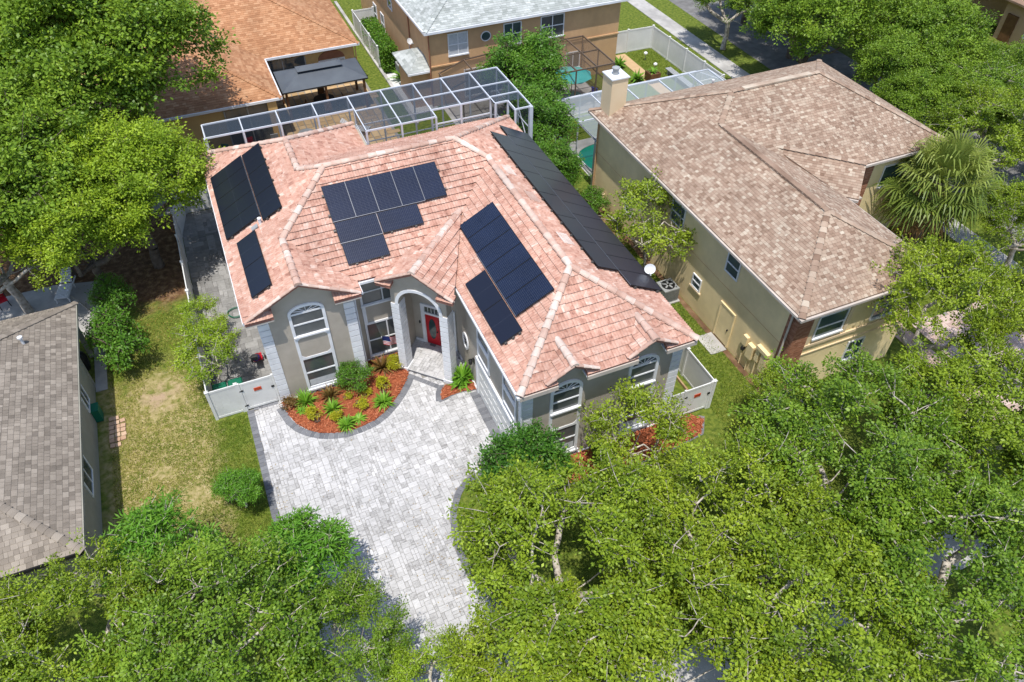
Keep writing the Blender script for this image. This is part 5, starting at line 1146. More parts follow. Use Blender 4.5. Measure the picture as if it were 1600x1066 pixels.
OAKS = [  # label, mesh, x, y, rz, scale, leaf
 ('broad oak with pale bare twigs beside the driveway curve', oakA, 7.2, -14.9, 0, .94, None),
 ('oak over the front lawn between the driveway oak and the right gate', oakB, 13.0, -15.9, 70, .9, 'leaf_oak_light'),
 ('large oak in front of the beige house brick corner', oakA, 18.3, -15.4, 130, .98, 'leaf_dense'),
 ('street oak over the front sidewalk at lower right', oakB, 13.4, -19.6, 200, .95, None),
 ('oak in the lower right corner of the view', oakA, 18.3, -20.2, 260, .95, 'leaf_dense'),
 ('right edge oak in front of the beige house driveway', oakB, 24.3, -15.9, 310, .95, None),
 ('oak at the bottom edge right of the driveway', oakC, 9.0, -18.9, 40, .9, None),
 ('sparse young oak overhanging the driveway end at the bottom', oakC, 5.3, -17.0, 120, .72, None),
 ('yellow green tree crown at the bottom edge in the driveway mouth', oakC, 2.2, -16.3, 200, .52, 'leaf_yellow'),
 ('thin tree against the front windows of the beige house', oakC, 27.2, -10.4, 250, (.78, .78, 1.05), None),
 ('small tree beyond the beige house driveway at the right edge', oakC, 32.6, -12.4, 20, (.75, .75, .95), None),
 ('tree right of the beige house lawn at the right edge', oakB, 25.8, -19.6, 75, .95, 'leaf_dense'),
 ('broad oak in the lower left foreground', oakB, -3.7, -12.9, 15, .88, 'leaf_dense'),
 ('oak beside the grey roof corner at the lower left', oakA, -7.7, -11.2, 95, .76, 'leaf_oak'),
 ('oak crown at the bottom left between two foreground trees', oakC, -.2, -13.7, 300, .6, 'leaf_dense'),
 ('oak in the bottom left corner of the view', oakC, -11.2, -10.6, 330, .75, 'leaf_oak'),
 ('bushy tree hiding the right gate foot', oakC, 19.6, -10.8, 160, .5, 'leaf_oak')]
for lb, ms, x, y, rz, sc, ml in OAKS: plant_tree('oak_tree', lb, ms, (x, y), R(rz), sc, 'tree', 'front street trees', ml)
plant_tree('small_tree', 'thin young tree in front of the garage wall', small, (12.4, -10.3), R(30), (1.15, 1.15, 1.2))
plant_tree('laurel_tree', 'dark green bushy tree at the garage front corner', laurel, (8.2, -9.3), R(0), (.88, .88, .9))
plant_tree('mango_tree', 'bright green drooping tree near the grey house corner', mango, (-5.2, -8.2), R(10), 1.0)
plant_tree('mango_tree', 'bright green drooping tree at the left driveway edge', mango, (-.9, -10.4), R(140), .95)
plant_tree('dense_tree', 'huge dense dark green tree at the top left', denseA, (-4.6, 21.5), R(0), 1.08)
plant_tree('dense_tree', 'dense dark green tree at the left edge behind the patio', denseB, (-9.0, 13.6), R(50), 1.1)
plant_tree('dense_tree', 'large tree in the upper left corner of the view', denseA, (-12.5, 23.5), R(120), .95)
plant_tree('ash_tree', 'yellow green leafy tree leaning over the left fence', denseB, (-4.4, 12.7), R(170), .88, mleaf='leaf_yellow')
plant_tree('ash_tree', 'yellow green tree over the hedges beside the patio', denseB, (-7.0, 11.0), R(250), .78, mleaf='leaf_yellow')
plant_tree('ash_tree', 'light green tree over the patio at the left edge', oakB, (-11.0, 11.4), R(20), 1.0, mleaf='leaf_oak_light')
plant_tree('privet_tree', 'round green tree between the two screen cages', privet, (20.3, 18.2), R(0), 1.15)
plant_tree('privet_tree', 'green tree beside the white screen cage corner post', privet, (18.9, 13.0), R(90), .98)
plant_tree('privet_tree', 'low green tree next to the right roof edge', privet, (18.3, 9.6), R(200), .75)
plant_tree('small_tree', 'light green tree against the beige side wall', small, (19.9, 1.3), R(60), 1.32, mleaf='leaf_oak_light')
plant_tree('shrub', 'round shrub at the back corner of the beige wall', shrubM, (20.3, 7.6), R(0), 1.0, 'shrub')
plant_tree('street_tree', 'tree on the grass verge beside the upper street', oakA, (40.9, 23.9), R(15), .85, mleaf='leaf_dense')
UP = [('dark tree behind the beige ridge by the street', denseB, 41.0, 15.0, 0, .98), ('tall tree over the street at the top edge', denseB, 47.6, 15.4, 80, 1.0), ('tree in the street verge right of the beige roof', denseB, 43.2, 8.2, 160, .72), ('tree beyond the palm at the right edge', oakB, 42.6, .2, 200, .9), ('tree beside the brick house across the street', oakA, 51.2, 6.4, 240, .72), ('tree right of the palm at the right edge', oakB, 39.0, -6.2, 300, .72), ('far tree at the top edge left of the brick house', denseB, 55.5, 18.5, 30, .95), ('far tree behind the street at the top right', denseB, 50.2, 23.5, 110, 1.0), ('tree across the street below the brick house', oakA, 54.5, 2.6, 20, .9), ('tree on the far verge at the right edge', oakA, 48.6, .4, 130, .8), ('tree overhanging the middle of the upper street', denseB, 45.0, 20.5, 210, .9), ('tree on the verge above the fan palm', oakB, 44.8, 4.2, 330, .85), ('far tree beyond the upper street at the top edge', denseA, 53.5, 31.0, 60, .85), ('tree over the street left of the tall top edge tree', denseB, 45.5, 27.5, 140, .8), ('low tree on the verge behind the beige roof corner', denseB, 41.5, 4.6, 310, .62), ('tree between the sidewalk and street behind the palm', denseB, 46.6, 9.8, 15, .85)]
for lb, ms, x, y, rz, sc in UP: plant_tree('broadleaf_tree', lb, ms, (x, y), R(rz), sc, 'tree', 'trees along the upper street', None if ms is denseB else 'leaf_oak' if 'right edge' in lb else 'leaf_dense')
plant_tree('small_tree', 'small yellow green tree leaning over the fence by the side gate', small, (-2.5, 2.2), R(10), .82, mleaf='leaf_yellow')
plant_tree('small_tree', 'smaller yellow green tree along the fence behind the side gate', small, (-2.6, 5.2), R(100), .62, mleaf='leaf_yellow')
plant_tree('small_tree', 'young tree on the lawn strip beside the driveway', mango, (-2.5, -5.1), R(70), .46)
for lb, x, y, s in (('large clipped green bush on the side lawn', -6.5, 5.7, (1.35, 2.0, 1.6)), ('smaller green bush behind the large clipped bush', -6.6, 9.2, (1.15, 1.3, 1.4))): plant_tree('bush', lb, shrubM, (x, y), R(20), s, 'bush', 'side lawn bushes')
# box hedge of the tan house
g = np.random.default_rng(50); hg = thing('box_hedge', 'tall clipped hedge between the kerb and the tan house', 'hedge', (14.6, 32.5, 0))
n = 9000; P = np.stack([g.uniform(13.95, 15.1, n), g.uniform(30.4, 36.5, n), g.uniform(.1, 2.0, n)], 1)
f_ = g.integers(0, 4, n); P[f_ == 0, 2] = 2.0 + g.normal(0, .06, (f_ == 0).sum()); P[f_ == 1, 0] = 13.98 + g.normal(0, .05, (f_ == 1).sum()); P[f_ == 2, 1] = 30.42 + g.normal(0, .05, (f_ == 2).sum())
V, F = leaf_faces(P - np.array([14.6, 32.5, 0]), g.normal(size=(n, 3)), g.normal(size=(n, 3)) + np.array([0, 0, .6]), .17, .09)
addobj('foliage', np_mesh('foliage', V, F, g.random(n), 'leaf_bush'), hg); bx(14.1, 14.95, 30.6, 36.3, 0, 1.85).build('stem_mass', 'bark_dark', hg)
# palm ------------------------------------------------------------
def palm(loc, label, nf=46, h=3.6, R0=2.0, seed=3):
    g = random.Random(seed); t = thing('fan_palm', label, 'palm tree', (*loc, 0))
    tr = MB(); tr.tube([(0, 0, 0), (.08, .05, h * .5), (0, 0, h)], [.36, .3, .26], 10); tr.build('trunk', 'bark_dark', t, local=True)
    for k in range(nf):
        dead = k >= nf - 9
        az = k * 2.399 + g.uniform(-.2, .2); el = (1.35 - 2.0 * (k / (nf - 9)) if not dead else -1.05) + g.uniform(-.1, .1)
        L = R0 * g.uniform(.5, .75); d = Vector((math.cos(az) * math.cos(el), math.sin(az) * math.cos(el), math.sin(el)))
        b = Vector((0, 0, h + g.uniform(-.25, .2))); hub = b + d * L + Vector((0, 0, -.08 * L))
        side = d.cross(Vector((0, 0, 1))); side = side.normalized() if side.length > .05 else Vector((math.sin(az), -math.cos(az), 0)); up = side.cross(d)
        mb = MB(); mb.tube([b, (b + hub) / 2 + up * .06, hub], [.03, .02, .014], 4)
        ns = 22
        for j in range(ns):
            a = (j / (ns - 1) - .5) * 4.1; bl = R0 * .62 * g.uniform(.8, 1.08) * (1 - .12 * abs(a)); dd = (d * math.cos(a) + side * math.sin(a) + up * .14).normalized()
            w_ = dd.cross(up).normalized() * .045; m_ = hub + dd * bl * .6; tip = hub + dd * bl * .93 + Vector((0, 0, -.40 * bl * g.uniform(.3, 1.6))) + side * g.uniform(-.12, .12)
            r = g.random() * .5 + (.45 if el > .3 else .1)
            mb.add([hub - w_ * .3, hub + w_ * .3, m_ + w_, m_ - w_], [(0, 1, 2, 3)], r); mb.add([m_ - w_, m_ + w_, tip + w_ * .25, tip - w_ * .25], [(0, 1, 2, 3)], r)
        mb.build('dead_frond' if dead else 'frond', 'rust_frond' if dead else 'leaf_palm', t, local=True)
    return t
palm((35.9, -2.3), 'big fan palm with drooping fronds right of the beige house', h=4.3, R0=2.75, nf=76)
# cycad at its foot, sword plants, bed plants ----------------------
def rosette(name, label, loc, m, nl, ln, wd, lift=.9, seg=2, seed=1, cat='plant', group=None, part='leaf'):
    g = random.Random(seed); t = thing(name, label, cat, loc, 0, group)
    for k in range(nl):
        a = k * 2.399 + g.uniform(-.3, .3); e = lift * (1 - k / nl * .75) + g.uniform(-.15, .15); L = ln * g.uniform(.7, 1.15)
        d = Vector((math.cos(a) * math.cos(e), math.sin(a) * math.cos(e), math.sin(e))); s = Vector((-math.sin(a), math.cos(a), 0)) * wd / 2
        p0 = Vector((math.cos(a) * .02, math.sin(a) * .02, 0)); p1 = p0 + d * L * .5; p2 = p0 + d * L + Vector((0, 0, -.3 * L * math.cos(e)))
        MB().add([p0 - s * .6, p0 + s * .6, p1 + s, p1 - s, p2], [(0, 1, 2, 3), (3, 2, 4)], g.random()).build(part, m, t, local=True)
    return t
rosette('cycad', 'dark feathery cycad at the foot of the fan palm', (34.6, -4.6, .1), 'leaf_dark', 34, 1.5, .22, 1.0, seed=4)
BEDS = [('croton', 'bronze and yellow croton at the left tip of the mulch bed', .3, -.5, 'leaf_cordyline', 26, .42, .12, 1.1), ('daylily', 'grassy green lily against the left front wall', 1.0, -.55, 'leaf_lily', 60, .75, .05, 1.25), ('ground_plant', 'low green plant between the croton and the yellow bush', .72, -1.0, 'leaf_lily', 20, .28, .07, .9),
 ('golden_bush', 'yellow bush nearest the curved border at left', 1.12, -1.55, 'leaf_gold', 44, .40, .11, 1.2), ('cordyline', 'spiky dark red plant left of the big green shrub', 2.15, -.65, 'leaf_cordyline', 36, .70, .08, 1.3), ('daylily', 'grassy green lily in the middle of the mulch bed', 2.05, -1.45, 'leaf_lily', 50, .6, .055, 1.2),
 ('golden_bush', 'yellow bush beside the lowest grassy lily', 2.1, -2.05, 'leaf_gold', 40, .36, .10, 1.2), ('daylily', 'grassy green lily at the lowest point of the bed curve', 2.4, -2.62, 'leaf_lily', 50, .55, .06, 1.1), ('golden_bush', 'yellow bush in the open centre of the mulch bed', 3.36, -1.85, 'leaf_gold', 46, .40, .11, 1.2),
 ('ground_plant', 'small yellow green plant below the big shrub', 2.9, -1.05, 'leaf_gold', 22, .26, .09, .9), ('ground_plant', 'small yellow green plant right of the big shrub foot', 3.78, -1.2, 'leaf_gold', 24, .30, .09, .9), ('daylily', 'broad grassy lily at the right side of the bed curve', 4.32, -1.95, 'leaf_lily', 60, .65, .06, 1.1),
 ('golden_bush', 'yellow bush below the spiky red plant', 4.57, -1.0, 'leaf_gold', 46, .40, .11, 1.2), ('cordyline', 'spiky dark red plant below the recessed windows', 4.9, .2, 'leaf_cordyline', 40, .75, .085, 1.2), ('golden_bush', 'yellow green bush beside the left porch pillar', 5.42, -.1, 'leaf_gold', 40, .42, .11, 1.2),
 ('ground_plant', 'small yellow plant next to the porch pillar foot', 5.55, .35, 'leaf_gold', 26, .32, .1, 1.2), ('ground_plant', 'creeping green plant near the lower right border', 3.0, -2.45, 'leaf_lily', 30, .4, .07, .5), ('ginger_plant', 'long leaved green plant in the triangular bed', 8.25, -1.95, 'leaf_lily', 46, .95, .10, 1.2), ('ginger_plant', 'smaller long leaved plant at the triangular bed front', 8.0, -2.3, 'leaf_lily', 26, .65, .08, 1.0)]
for i, (nm, lb, x, y, m, nl, ln, wd, lift) in enumerate(BEDS):
  if nm in ('golden_bush', 'croton') or m == 'leaf_gold': plant_tree(nm, lb, tinyG, (x, y, .05), R(37 * i), ln * 2.1 * (.9 + .2 * random.random()), 'plant', 'plants in the front beds', m if m != 'leaf_gold' else None)
  else: rosette(nm, lb, (x, y, .1), m, int(nl * 1.4), ln * 1.08, wd * 1.1, lift, seed=20 + i, group='plants in the front beds')
plant_tree('shrub', 'rounded green shrub in front of the stuccoed corner', shrubM, (3.45, -.55, .05), R(40), (.95, .85, .95), 'shrub')
for i, (lb, x, y) in enumerate((('leafy banana plant on the white gravel', 14.9, 28.9), ('potted leafy plant at the garden path', 31.6, 21.8), ('white flowering plant against the tan house corner', 31.4, 24.4))): rosette('leafy_plant', lb, (x, y, .1), 'leaf_lily', 40, 1.3 if i == 0 else .9, .16, 1.2, seed=70 + i)
for i, (lb, x, y) in enumerate((('low shrub left under the garage front windows', 10.3, -8.7), ('low shrub middle under the garage front windows', 12.3, -8.8), ('low shrub right under the garage front windows', 15.6, -8.7))): plant_tree('shrub', lb, shrubM, (x, y, .05), R(70 * i), .6, 'shrub', 'garage bed shrubs')
for lb, x, y, s in (('green shrub inside the white screen cage at left', 9.2, 16.6, 1.0), ('green shrub behind the white screen cage middle', 12.6, 17.0, 1.2), ('green shrub behind the white screen cage right', 15.3, 16.8, 1.1)): plant_tree('shrub', lb, shrubM, (x, y), R(x * 40), s, 'shrub', 'shrubs behind the cage')
# grass tufts -------------------------------------------------------
leafmat('grass_mix', [(.085, .135, .018), (.13, .175, .026), (.22, .23, .06), (.33, .285, .115), (.42, .35, .17)], .3)
def wob(x, y): return np.sin(x * 1.9 + 1.3 * np.sin(y * 1.1)) * np.sin(y * 1.6 + np.sin(x * 1.4 + .7)) + .55 * np.sin(x * 4.3 + y * 2.9) * np.sin(y * 5.1 - x * 1.7)
def grass(label, P_, n, hgt, dry, seed, bare=None):
    g = np.random.default_rng(seed); x0, x1 = min(p[0] for p in P_), max(p[0] for p in P_); y0, y1 = min(p[1] for p in P_), max(p[1] for p in P_)
    P = np.stack([g.uniform(x0, x1, n), g.uniform(y0, y1, n), np.zeros(n)], 1)
    if bare is not None: P = P[g.random(n) > bare(P[:, 0], P[:, 1])]; n = len(P)
    D = g.normal(size=(n, 3)) * .6 + np.array([0, 0, 1])
    V, F = leaf_faces(P, D, g.normal(size=(n, 3)), hgt * g.uniform(.5, 1.4, n), hgt * .36)
    stuff(addobj('grass', np_mesh('grass', V, F, np.clip(dry(P[:, 0], P[:, 1]) + g.normal(0, .16, n), 0, 1), 'grass_mix')), label, 'grass')
def side(x, y): return np.clip(.62 - 1.0 / (1 + np.exp(-(x + 3.9 + .5 * wob(x * .8, y * .8)) * 3)) * .5 + .34 * wob(x, y), 0, 1)
def thin(x, y):
    d = ((x + 5.2) ** 2 / 1.1 + (y - 2.5) ** 2 / 2.0) + .5 * wob(x * 1.3, y * 1.3); k = wob(x * .55 + 2, y * .55 + 1)
    return np.clip(np.where(d < 1, .95, 0) + np.clip(k - .45, 0, 1) * 1.6 * (x < -3.6), 0, .97)
grass('mixed green and straw grass on the side lawn', [(-7.5, -10), (-1.68, -10), (-1.68, -.05), (-7.5, -.05)], 46000, .085, side, 1, thin)
grass('thin patchy grass between the bushes and the left fence', [(-7.4, -.05), (-3.05, -.05), (-3.05, 8.5), (-7.4, 8.5)], 26000, .08, side, 2, thin)
grass('green grass strip between the right fence and the beige wall', [(18.25, -9.5), (20.85, -9.5), (20.85, 5), (18.25, 5)], 18000, .1, lambda x, y: .16 + .14 * wob(x, y), 3)
grass('green front lawn under the oaks', [(8.6, -17), (22, -17), (22, -9.7), (8.6, -9.7)], 26000, .1, lambda x, y: .2 + .15 * wob(x, y), 4)
grass('green lawn beside the beige house walkway', [(30.7, -7.3), (38.4, -7.3), (38.4, -1), (30.7, -1)], 12000, .1, lambda x, y: .25 + .2 * wob(x, y), 5)
grass('fenced lawn grass by the upper street', [(33.1, 17), (35.5, 17), (35.5, 26.3), (33.1, 26.3)], 7000, .1, lambda x, y: .1 + .12 * wob(x, y), 6)

def litter(label, regs, seed):
    g = np.random.default_rng(seed); P = np.concatenate([np.stack([g.normal(cx, sx_, n), g.normal(cy, sy_, n), np.full(n, .045)], 1) for cx, cy, sx_, sy_, n in regs]); n = len(P)
    D = g.normal(size=(n, 3)) * np.array([1, 1, .15]); V, F = leaf_faces(P, D, g.normal(size=(n, 3)) * .25 + np.array([0, 0, 1]), g.uniform(.05, .09, n), .035)
    stuff(addobj('fallen_leaves', np_mesh('fallen_leaves', V, F, g.random(n), 'leaf_litter')), label, 'leaves')
leafmat('leaf_litter', [(.12, .06, .02), (.22, .13, .04), (.30, .22, .06)], .1)
litter('fallen leaves scattered on the driveway pavers', [(4.3, -10.5, .5, 1.6, 110), (.6, -10.0, .9, 1.2, 110), (6.8, -7.0, 1.0, .6, 70), (-1.2, -4.6, .25, 1.5, 50), (3., -6., 2.5, 2.5, 60)], 5)
litter('fallen leaves under the trees behind the bushes', [(-5.4, 11.5, 1.3, 2.0, 500), (-5.0, 8.5, 1.0, 1.2, 200)], 6)

# ================================================================== small things
def ac(label, x, y, z=.08, rz=0, s=1.):
    a = thing('air_conditioner', label, 'air conditioner', (x, y, 0), rz)
    MB().box(-.55 * s, .55 * s, -.55 * s, .55 * s, 0, z).build('pad', 'concrete', a, local=True)
    MB().box(-.45 * s, .45 * s, -.45 * s, .45 * s, z + .001, z + .85).build('casing', 'ac_grey', a, local=True)
    for k in range(9): MB().box(-.452 * s, .452 * s, -.458 * s, .458 * s, z + .1 + k * .08, z + .115 + k * .08).build('louvre', 'dark_slot', a, local=True)
    MB().lathe((0, 0, z + .851), [(.36 * s, 0), (.36 * s, .03), (.33 * s, .03), (.33 * s, .012)], 20).build('fan_ring', 'black_metal', a, local=True)
    for k in range(5): an = 2 * math.pi * k / 5; MB().bar((0, 0, z + .885), (.3 * s * math.cos(an), .3 * s * math.sin(an), z + .885), .09, .008).build('fan_blade', 'ac_grey', a, local=True)
    MB().lathe((0, 0, z + .88), [(.07, 0), (.07, .03)], 10).build('fan_hub', 'black_metal', a, local=True)
ac('grey air conditioner unit beside the beige side wall', 20.35, -.75)
ac('front air conditioner unit beside the tan house hedge', 15.25, 29.9); ac('rear air conditioner unit beside the tan house hedge', 15.25, 31.2)
def dish(label, loc, az, el=35):
    d = thing('satellite_dish', label, 'satellite dish', loc, az)
    vs = []; fs = []; n = 16
    M_ = Matrix.Rotation(R(90 - el), 3, 'X')
    for i, rr2 in enumerate((0, .13, .25)):
        for k in range(n): vs.append(M_ @ Vector((rr2 * math.cos(2 * math.pi * k / n), rr2 * .9 * math.sin(2 * math.pi * k / n), rr2 * rr2 * .8)) + Vector((0, 0, .55)))
    for i in range(2):
        for k in range(n): fs.append((i * n + k, i * n + (k + 1) % n, (i + 1) * n + (k + 1) % n, (i + 1) * n + k))
    MB().add(vs, fs).build('reflector', 'dish_white', d, local=True); MB().tube([(0, .05, 0), (0, .06, .3), (0, .03, .53)], .03, 6).build('mast', 'ac_grey', d, local=True)
    MB().tube([(0, 0, .4), (0, -.35, .5)], .015, 5).build('arm', 'ac_grey', d, local=True); MB().tube([(0, -.33, .49), (0, -.4, .54)], .035, 6).build('feed_horn', 'ac_grey', d, local=True)
dish('white satellite dish beyond the right roof edge', (16.35, -4.3, 5.5), R(-25)); dish('satellite dish on the small tan house extension roof', (15.2, 27.0, 3.2), R(30))
# flag on the window wall
fl = thing('flag', 'american flag on a short pole beside the left porch pillar', 'flag', (5.3, .9, 1.5)); MB().tube([(5.3, .98, 1.25), (5.12, .3, 2.05)], .016, 6).build('pole', 'white_trim', fl)
def flag_piece(s0, s1, t0, t1, m, name):
    mb = MB(); n = 8; vs = []
    for j in range(2):
        t = (t0, t1)[j]
        for k in range(n + 1):
            s = s0 + (s1 - s0) * k / n
            p = Vector((5.14, .36, 1.98)) + Vector((.86, .04, -.30)) * s + Vector((.06, .05, -.62)) * t + Vector((0, 1, 0)) * .05 * math.sin(s * 9 + t * 2); vs.append(p)
    mb.add(vs, [(k, k + 1, n + 2 + k, n + 1 + k) for k in range(n)]); mb.build(name, m, fl)
for k in range(13): flag_piece(.42 if k < 7 else 0, 1, k / 13, (k + 1) / 13, 'flag_red' if k % 2 == 0 else 'flag_white', 'stripe')
flag_piece(0, .42, 0, 7 / 13, 'flag_blue', 'canton')
for i in range(4):
    for j in range(5): p = (.05 + .085 * j, .05 + .12 * i); flag_piece(p[0], p[0] + .03, p[1], p[1] + .045, 'flag_white', 'star') if False else None
# wall lantern
ln = thing('wall_lantern', 'black lantern on the garage wall above the small bed', 'lamp', (8.6, -2.5, 1.6)); bx(8.66, 8.699, -2.58, -2.42, 1.5, 1.8).build('back_plate', 'black_metal', ln); MB().lathe((8.52, -2.5, 1.5), [(.05, 0), (.09, .03), (.11, .25), (.03, .34)], 8).build('lantern_body', 'black_metal', ln); MB().bar((8.66, -2.5, 1.8), (8.54, -2.5, 1.82), .03, .03).build('bracket', 'black_metal', ln)
# folded golf trolley / bag by the house corner
gb = thing('golf_trolley', 'red and black golf trolley on the side yard paving', 'trolley', (-.55, 2.9, .03))
MB().tube([(-.55, 3.25, .25), (-.6, 2.9, .5), (-.68, 2.45, .95)], [.15, .16, .17], 10).build('bag', 'black_metal', gb); MB().tube([(-.57, 3.12, .33), (-.585, 3.0, .42)], .175, 10).build('bag_panel', 'red_plastic', gb); MB().tube([(-.62, 2.75, .63), (-.635, 2.68, .7)], .175, 10).build('bag_band', 'blue_cloth', gb)
for k in range(5): MB().tube([(-.68 + .05 * (k - 2), 2.45, .95), (-.72 + .07 * (k - 2), 2.22, 1.22)], [.015, .04], 5).build('club', 'black_metal', gb)
for s in (-.3, .3): MB().tube([(-.55 + s, 3.2, .17), (-.55 + s * 1.15, 3.2, .17)], .15, 12).build('wheel', 'black_metal', gb)
MB().bar((-.9, 3.2, .17), (-.2, 3.2, .17), .04, .04).build('axle', 'ac_grey', gb); bx(-.78, -.34, 2.95, 3.35, .2, .32).build('cooler_bag', 'red_plastic', gb)
def bin_(label, x, y):
    b = thing('wheeled_bin', label, 'bin', (x, y, 0)); MB().add([(x - .22, y - .22, .03), (x + .22, y - .22, .03), (x + .22, y + .22, .03), (x - .22, y + .22, .03), (x - .3, y - .32, 1.0), (x + .3, y - .32, 1.0), (x + .3, y + .32, 1.0), (x - .3, y + .32, 1.0)], [(3, 2, 1, 0), (4, 5, 6, 7), (0, 1, 5, 4), (1, 2, 6, 5), (2, 3, 7, 6), (3, 0, 4, 7)]).build('body', 'green_plastic', b)
    MB().add([(x - .33, y - .35, 1.01), (x + .33, y - .35, 1.01), (x + .33, y + .36, 1.01), (x - .33, y + .36, 1.01), (x - .28, y - .28, 1.08), (x + .28, y - .28, 1.08), (x + .28, y + .33, 1.1), (x - .28, y + .33, 1.1)], [(3, 2, 1, 0), (4, 5, 6, 7), (0, 1, 5, 4), (1, 2, 6, 5), (2, 3, 7, 6), (3, 0, 4, 7)]).build('lid', 'green_plastic', b)
    for s in (-.24, .24): MB().tube([(x + s, y + .26, .1), (x + s * 1.2, y + .26, .1)], .1, 10).build('wheel', 'black_metal', b)
bin_('dark green bin behind the side yard gate beside the fence', -2.45, .95); bin_('second green bin behind the gate further from the fence', -1.75, .95)
hs = MB(); hs.tube([(-1.0 + .45 * math.cos(a) * (1 + .1 * math.sin(3 * a)), 7.0 + .4 * math.sin(a), .06 + .01 * a) for a in [k * .35 for k in range(34)]] + [(-.5, 8.2, .06), (-.1, 8.6, .06)], .02, 5); tag(hs.build('garden_hose', 'hose', origin=(-1, 7, 0)), 'coiled green garden hose on the side yard paving', 'hose')
# stack of loose bricks on the lawn: each one a thing of its own
bi = 0
RW = ['top', 'second', 'third', 'fourth', 'fifth', 'sixth', 'lowest']
for r in range(7):
    for c in range(3):
        if (r, c) in ((0, 2), (6, 2)): continue
        x = -7.42 + c * .24 + random.uniform(-.02, .02); y = 2.0 - r * .27 + random.uniform(-.03, .03)
        o = MB().box(-.105, .105, -.105, .105, 0, .07).build('loose_brick', 'brick_tan', origin=(0, 0, 0), local=True); o.location = (x, y, .006); o.rotation_euler = (0, 0, random.uniform(-.15, .15))
        tag(o, f'{("left", "middle", "right")[c]} tan brick in the {RW[r]} row laid on the side lawn', 'brick', 'loose bricks on the side lawn')
# chaise on the concrete patio
def lounger(label, x, y, rz):
    t = thing('patio_lounger', label, 'lounger', (x, y, .03), rz)
    for s in (-.32, .32):
        MB().box(s - .03, s + .03, -.95, .95, .28, .35).build('side_rail', 'white_plastic', t, local=True)
        for yy in (-.85, .35): MB().box(s - .035, s + .035, yy - .04, yy + .04, 0, .279).build('leg', 'white_plastic', t, local=True)
    for k in range(10): MB().box(-.29, .29, -.92 + k * .125, -.82 + k * .125, .33, .37).build('slat', 'white_plastic', t, local=True)
    for k in range(6): MB().obox((0, .42 + k * .11, .42 + k * .085), (.29, 0, 0), (0, .045, .034), (0, -.01, .014)).build('back_slat', 'white_plastic', t, local=True)
lounger('white slatted lounger on the concrete patio under the tree', -9.15, 12.3, R(-12))
def chair(label, x, y, rz, m, cat='chair'):
    t = thing('patio_chair', label, cat, (x, y, .03), rz)
    MB().box(-.25, .25, -.25, .25, .4, .46).build('seat', m, t, local=True); MB().obox((0, .27, .72), (.25, 0, 0), (0, .025, .006), (0, -.05, .26)).build('backrest', m, t, local=True)
    for sx_ in (-.22, .22):
        for sy_ in (-.22, .22): MB().tube([(sx_, sy_, .4), (sx_ * 1.1, sy_ * 1.1, 0)], .02, 5).build('leg', 'black_metal', t, local=True)
        MB().bar((sx_ * 1.15, -.2, .62), (sx_ * 1.15, .25, .62), .05, .03).build('armrest', 'black_metal', t, local=True)
def table(label, x, y, r, m='black_metal'):
    t = thing('patio_table', label, 'table', (x, y, .03)); MB().lathe((0, 0, .7), [(r, 0), (r, .04)], 20).build('table_top', m, t, local=True)
    for k in range(4): a = k * 1.5708 + .78; MB().tube([(r * .6 * math.cos(a), r * .6 * math.sin(a), 0), (r * .5 * math.cos(a), r * .5 * math.sin(a), .7)], .025, 5).build('leg', m, t, local=True)
table('dark round table under the gazebo', 8.4, 26.9, .75)
for i, (x, y, a, w_) in enumerate(((7.3, 26.6, 90, 'left'), (8.4, 25.9, 180, 'front'), (9.5, 26.6, -90, 'right'), (8.5, 28.0, 0, 'rear'))): chair(f'dark chair at the {w_} side of the gazebo table', x, y, R(a), 'teak')
chair('bright red chair on the patio behind the white screen cage', 2.5, 24.0 - 1.2, R(10), 'red_plastic'); chair('green chair on the patio at the left end of the cage', .75, 22.6, R(-30), 'green_plastic'); chair('grey chair right of the red patio chair', 4.1, 22.6, R(0), 'ac_grey'); table('grey round table on the tan patio', 6.2, 22.6, .55, 'ac_grey'); chair('grey chair right of the grey patio table', 7.3, 22.4, R(-80), 'ac_grey')
lounger('white lounger on the patio seen through the screen cage', 9.6, 22.6, R(60))
chair('red chair at the left edge of the concrete patio', -12.2, 12.4, R(20), 'red_plastic')
# teal parasol and table in the bronze cage
um = thing('parasol', 'teal parasol inside the bronze screen cage', 'parasol', (25.3, 20.7, 0)); MB().tube([(25.3, 20.7, 0), (25.3, 20.7, 2.6)], .03, 6).build('pole', 'cage_bronze', um)
for k in range(8):
    a, b = 2 * math.pi * k / 8, 2 * math.pi * (k + 1) / 8
    MB().prism([(25.3, 20.7, 2.65), (25.3 + 1.45 * math.cos(a), 20.7 + 1.45 * math.sin(a), 2.12), (25.3 + 1.45 * math.cos(b), 20.7 + 1.45 * math.sin(b), 2.12)], (0, 0, -.015)).build('canopy_panel', 'teal_cloth', um); MB().bar((25.3, 20.7, 2.62), (25.3 + 1.4 * math.cos(a), 20.7 + 1.4 * math.sin(a), 2.11), .02, .02).build('rib', 'cage_bronze', um)
table('teal round table under the parasol', 25.3, 20.3, .6, 'teal_cloth'); chair('blue chair right of the parasol', 26.8, 20.2, R(-60), 'blue_cloth'); chair('dark chair behind the parasol table', 24.2, 21.2, R(60), 'black_metal')
pl = thing('planter_box', 'dark wooden planter box on the garden path', 'planter', (32.6, 21.3, 0)); 
for s in (-1, 1): bx(32.6 + s * .4 - .04, 32.6 + s * .4 + .04, 20.85, 21.75, .02, .75).build('side_board', 'teak', pl); bx(32.24, 32.96, 21.3 + s * .42 - .03, 21.3 + s * .42 + .03, .02, .74).build('end_board', 'teak', pl)
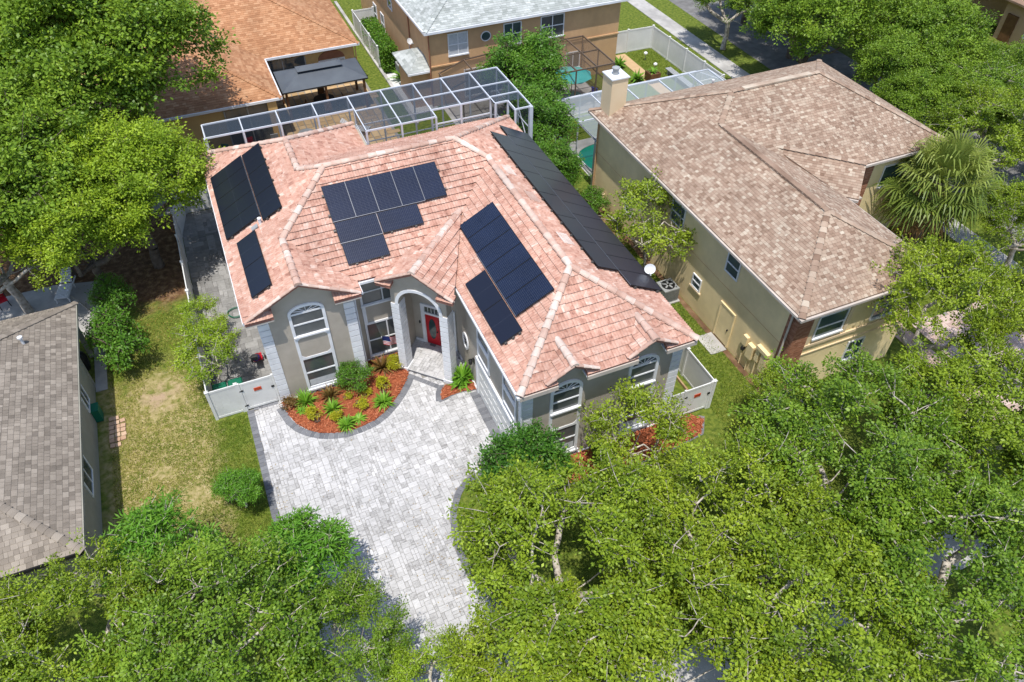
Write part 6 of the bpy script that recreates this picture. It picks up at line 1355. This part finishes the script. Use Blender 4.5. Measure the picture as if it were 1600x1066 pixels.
bx(32.25, 32.95, 20.92, 21.68, .5, .68).build('soil', 'soil', pl); rosette('potted_plant', 'spiky plant in the dark planter box', (32.6, 21.3, .68), 'leaf_lily', 24, .6, .1, 1.1, seed=91)
gb2 = thing('garden_bench', 'grey plank bench on the small fenced lawn', 'bench', (34.4, 20.2, 0))
for k in range(3): bx(34.15 + k * .17, 34.3 + k * .17, 18.4, 22.0, .42, .47).build('plank', 'ac_grey', gb2)
for y in (18.7, 21.7): bx(34.2, 34.6, y - .05, y + .05, 0, .419).build('leg', 'ac_grey', gb2)
for i, (x, y, s) in enumerate(((33.9, 24.6, 'farther'), (33.6, 22.6, 'nearer'))): t = thing('garden_light', f'{s} white globe light on the fenced lawn', 'lamp', (x, y, 0)); MB().tube([(0, 0, 0), (0, 0, .5)], .02, 6).build('stake', 'ac_grey', t, local=True); MB().lathe((0, 0, .5), [(.05, 0), (.15, .08), (.15, .16), (.05, .24)], 12).build('globe', 'white_plastic', t, local=True)
# timber edging in the right side strip
eg = MB().box(17.75, 17.83, -7.9, -5.0, 0, .16); tag(eg.build('timber_edging', 'wood', origin=(17.8, -6.5, 0)), 'timber edging board in the strip behind the right gate', 'edging')
ub = thing('utility_box', 'green utility box against the grey house wall', 'utility box', (-7.85, 2.3, 0)); bx(-8.02, -7.72, 2.05, 2.55, .05, .75).build('body', 'green_plastic', ub); bx(-8.02, -7.70, 2.03, 2.57, .751, .8).build('lid', 'green_plastic', ub)
bp_ = thing('fallen_branch', 'bare fallen branch lying across the concrete patio', 'branch', (-8.2, 10.4, .05)); MB().tube([(-9.0, 11.9, .08), (-8.3, 10.6, .12), (-7.5, 8.9, .08)], [.02, .04, .045], 5).build('limb', 'bark', bp_); MB().tube([(-8.3, 10.6, .12), (-8.0, 11.4, .3)], [.025, .01], 4).build('twig', 'bark', bp_); MB().tube([(-8.6, 11.1, .1), (-9.2, 10.9, .25)], [.02, .01], 4).build('twig', 'bark', bp_)
bx_ = thing('round_grill', 'dark covered grill on the patio beside the grey house', 'grill', (-8.55, 5.9, 0)); MB().lathe((-8.45, 5.9, .03), [(.3, 0), (.34, .3), (.38, .7), (.3, .95), (.1, 1.05)], 14).build('cover', 'black_metal', bx_); MB().tube([(-8.8, 5.3, .1), (-8.8, 5.35, .1)], .22, 12).build('wheel', 'black_metal', bx_)
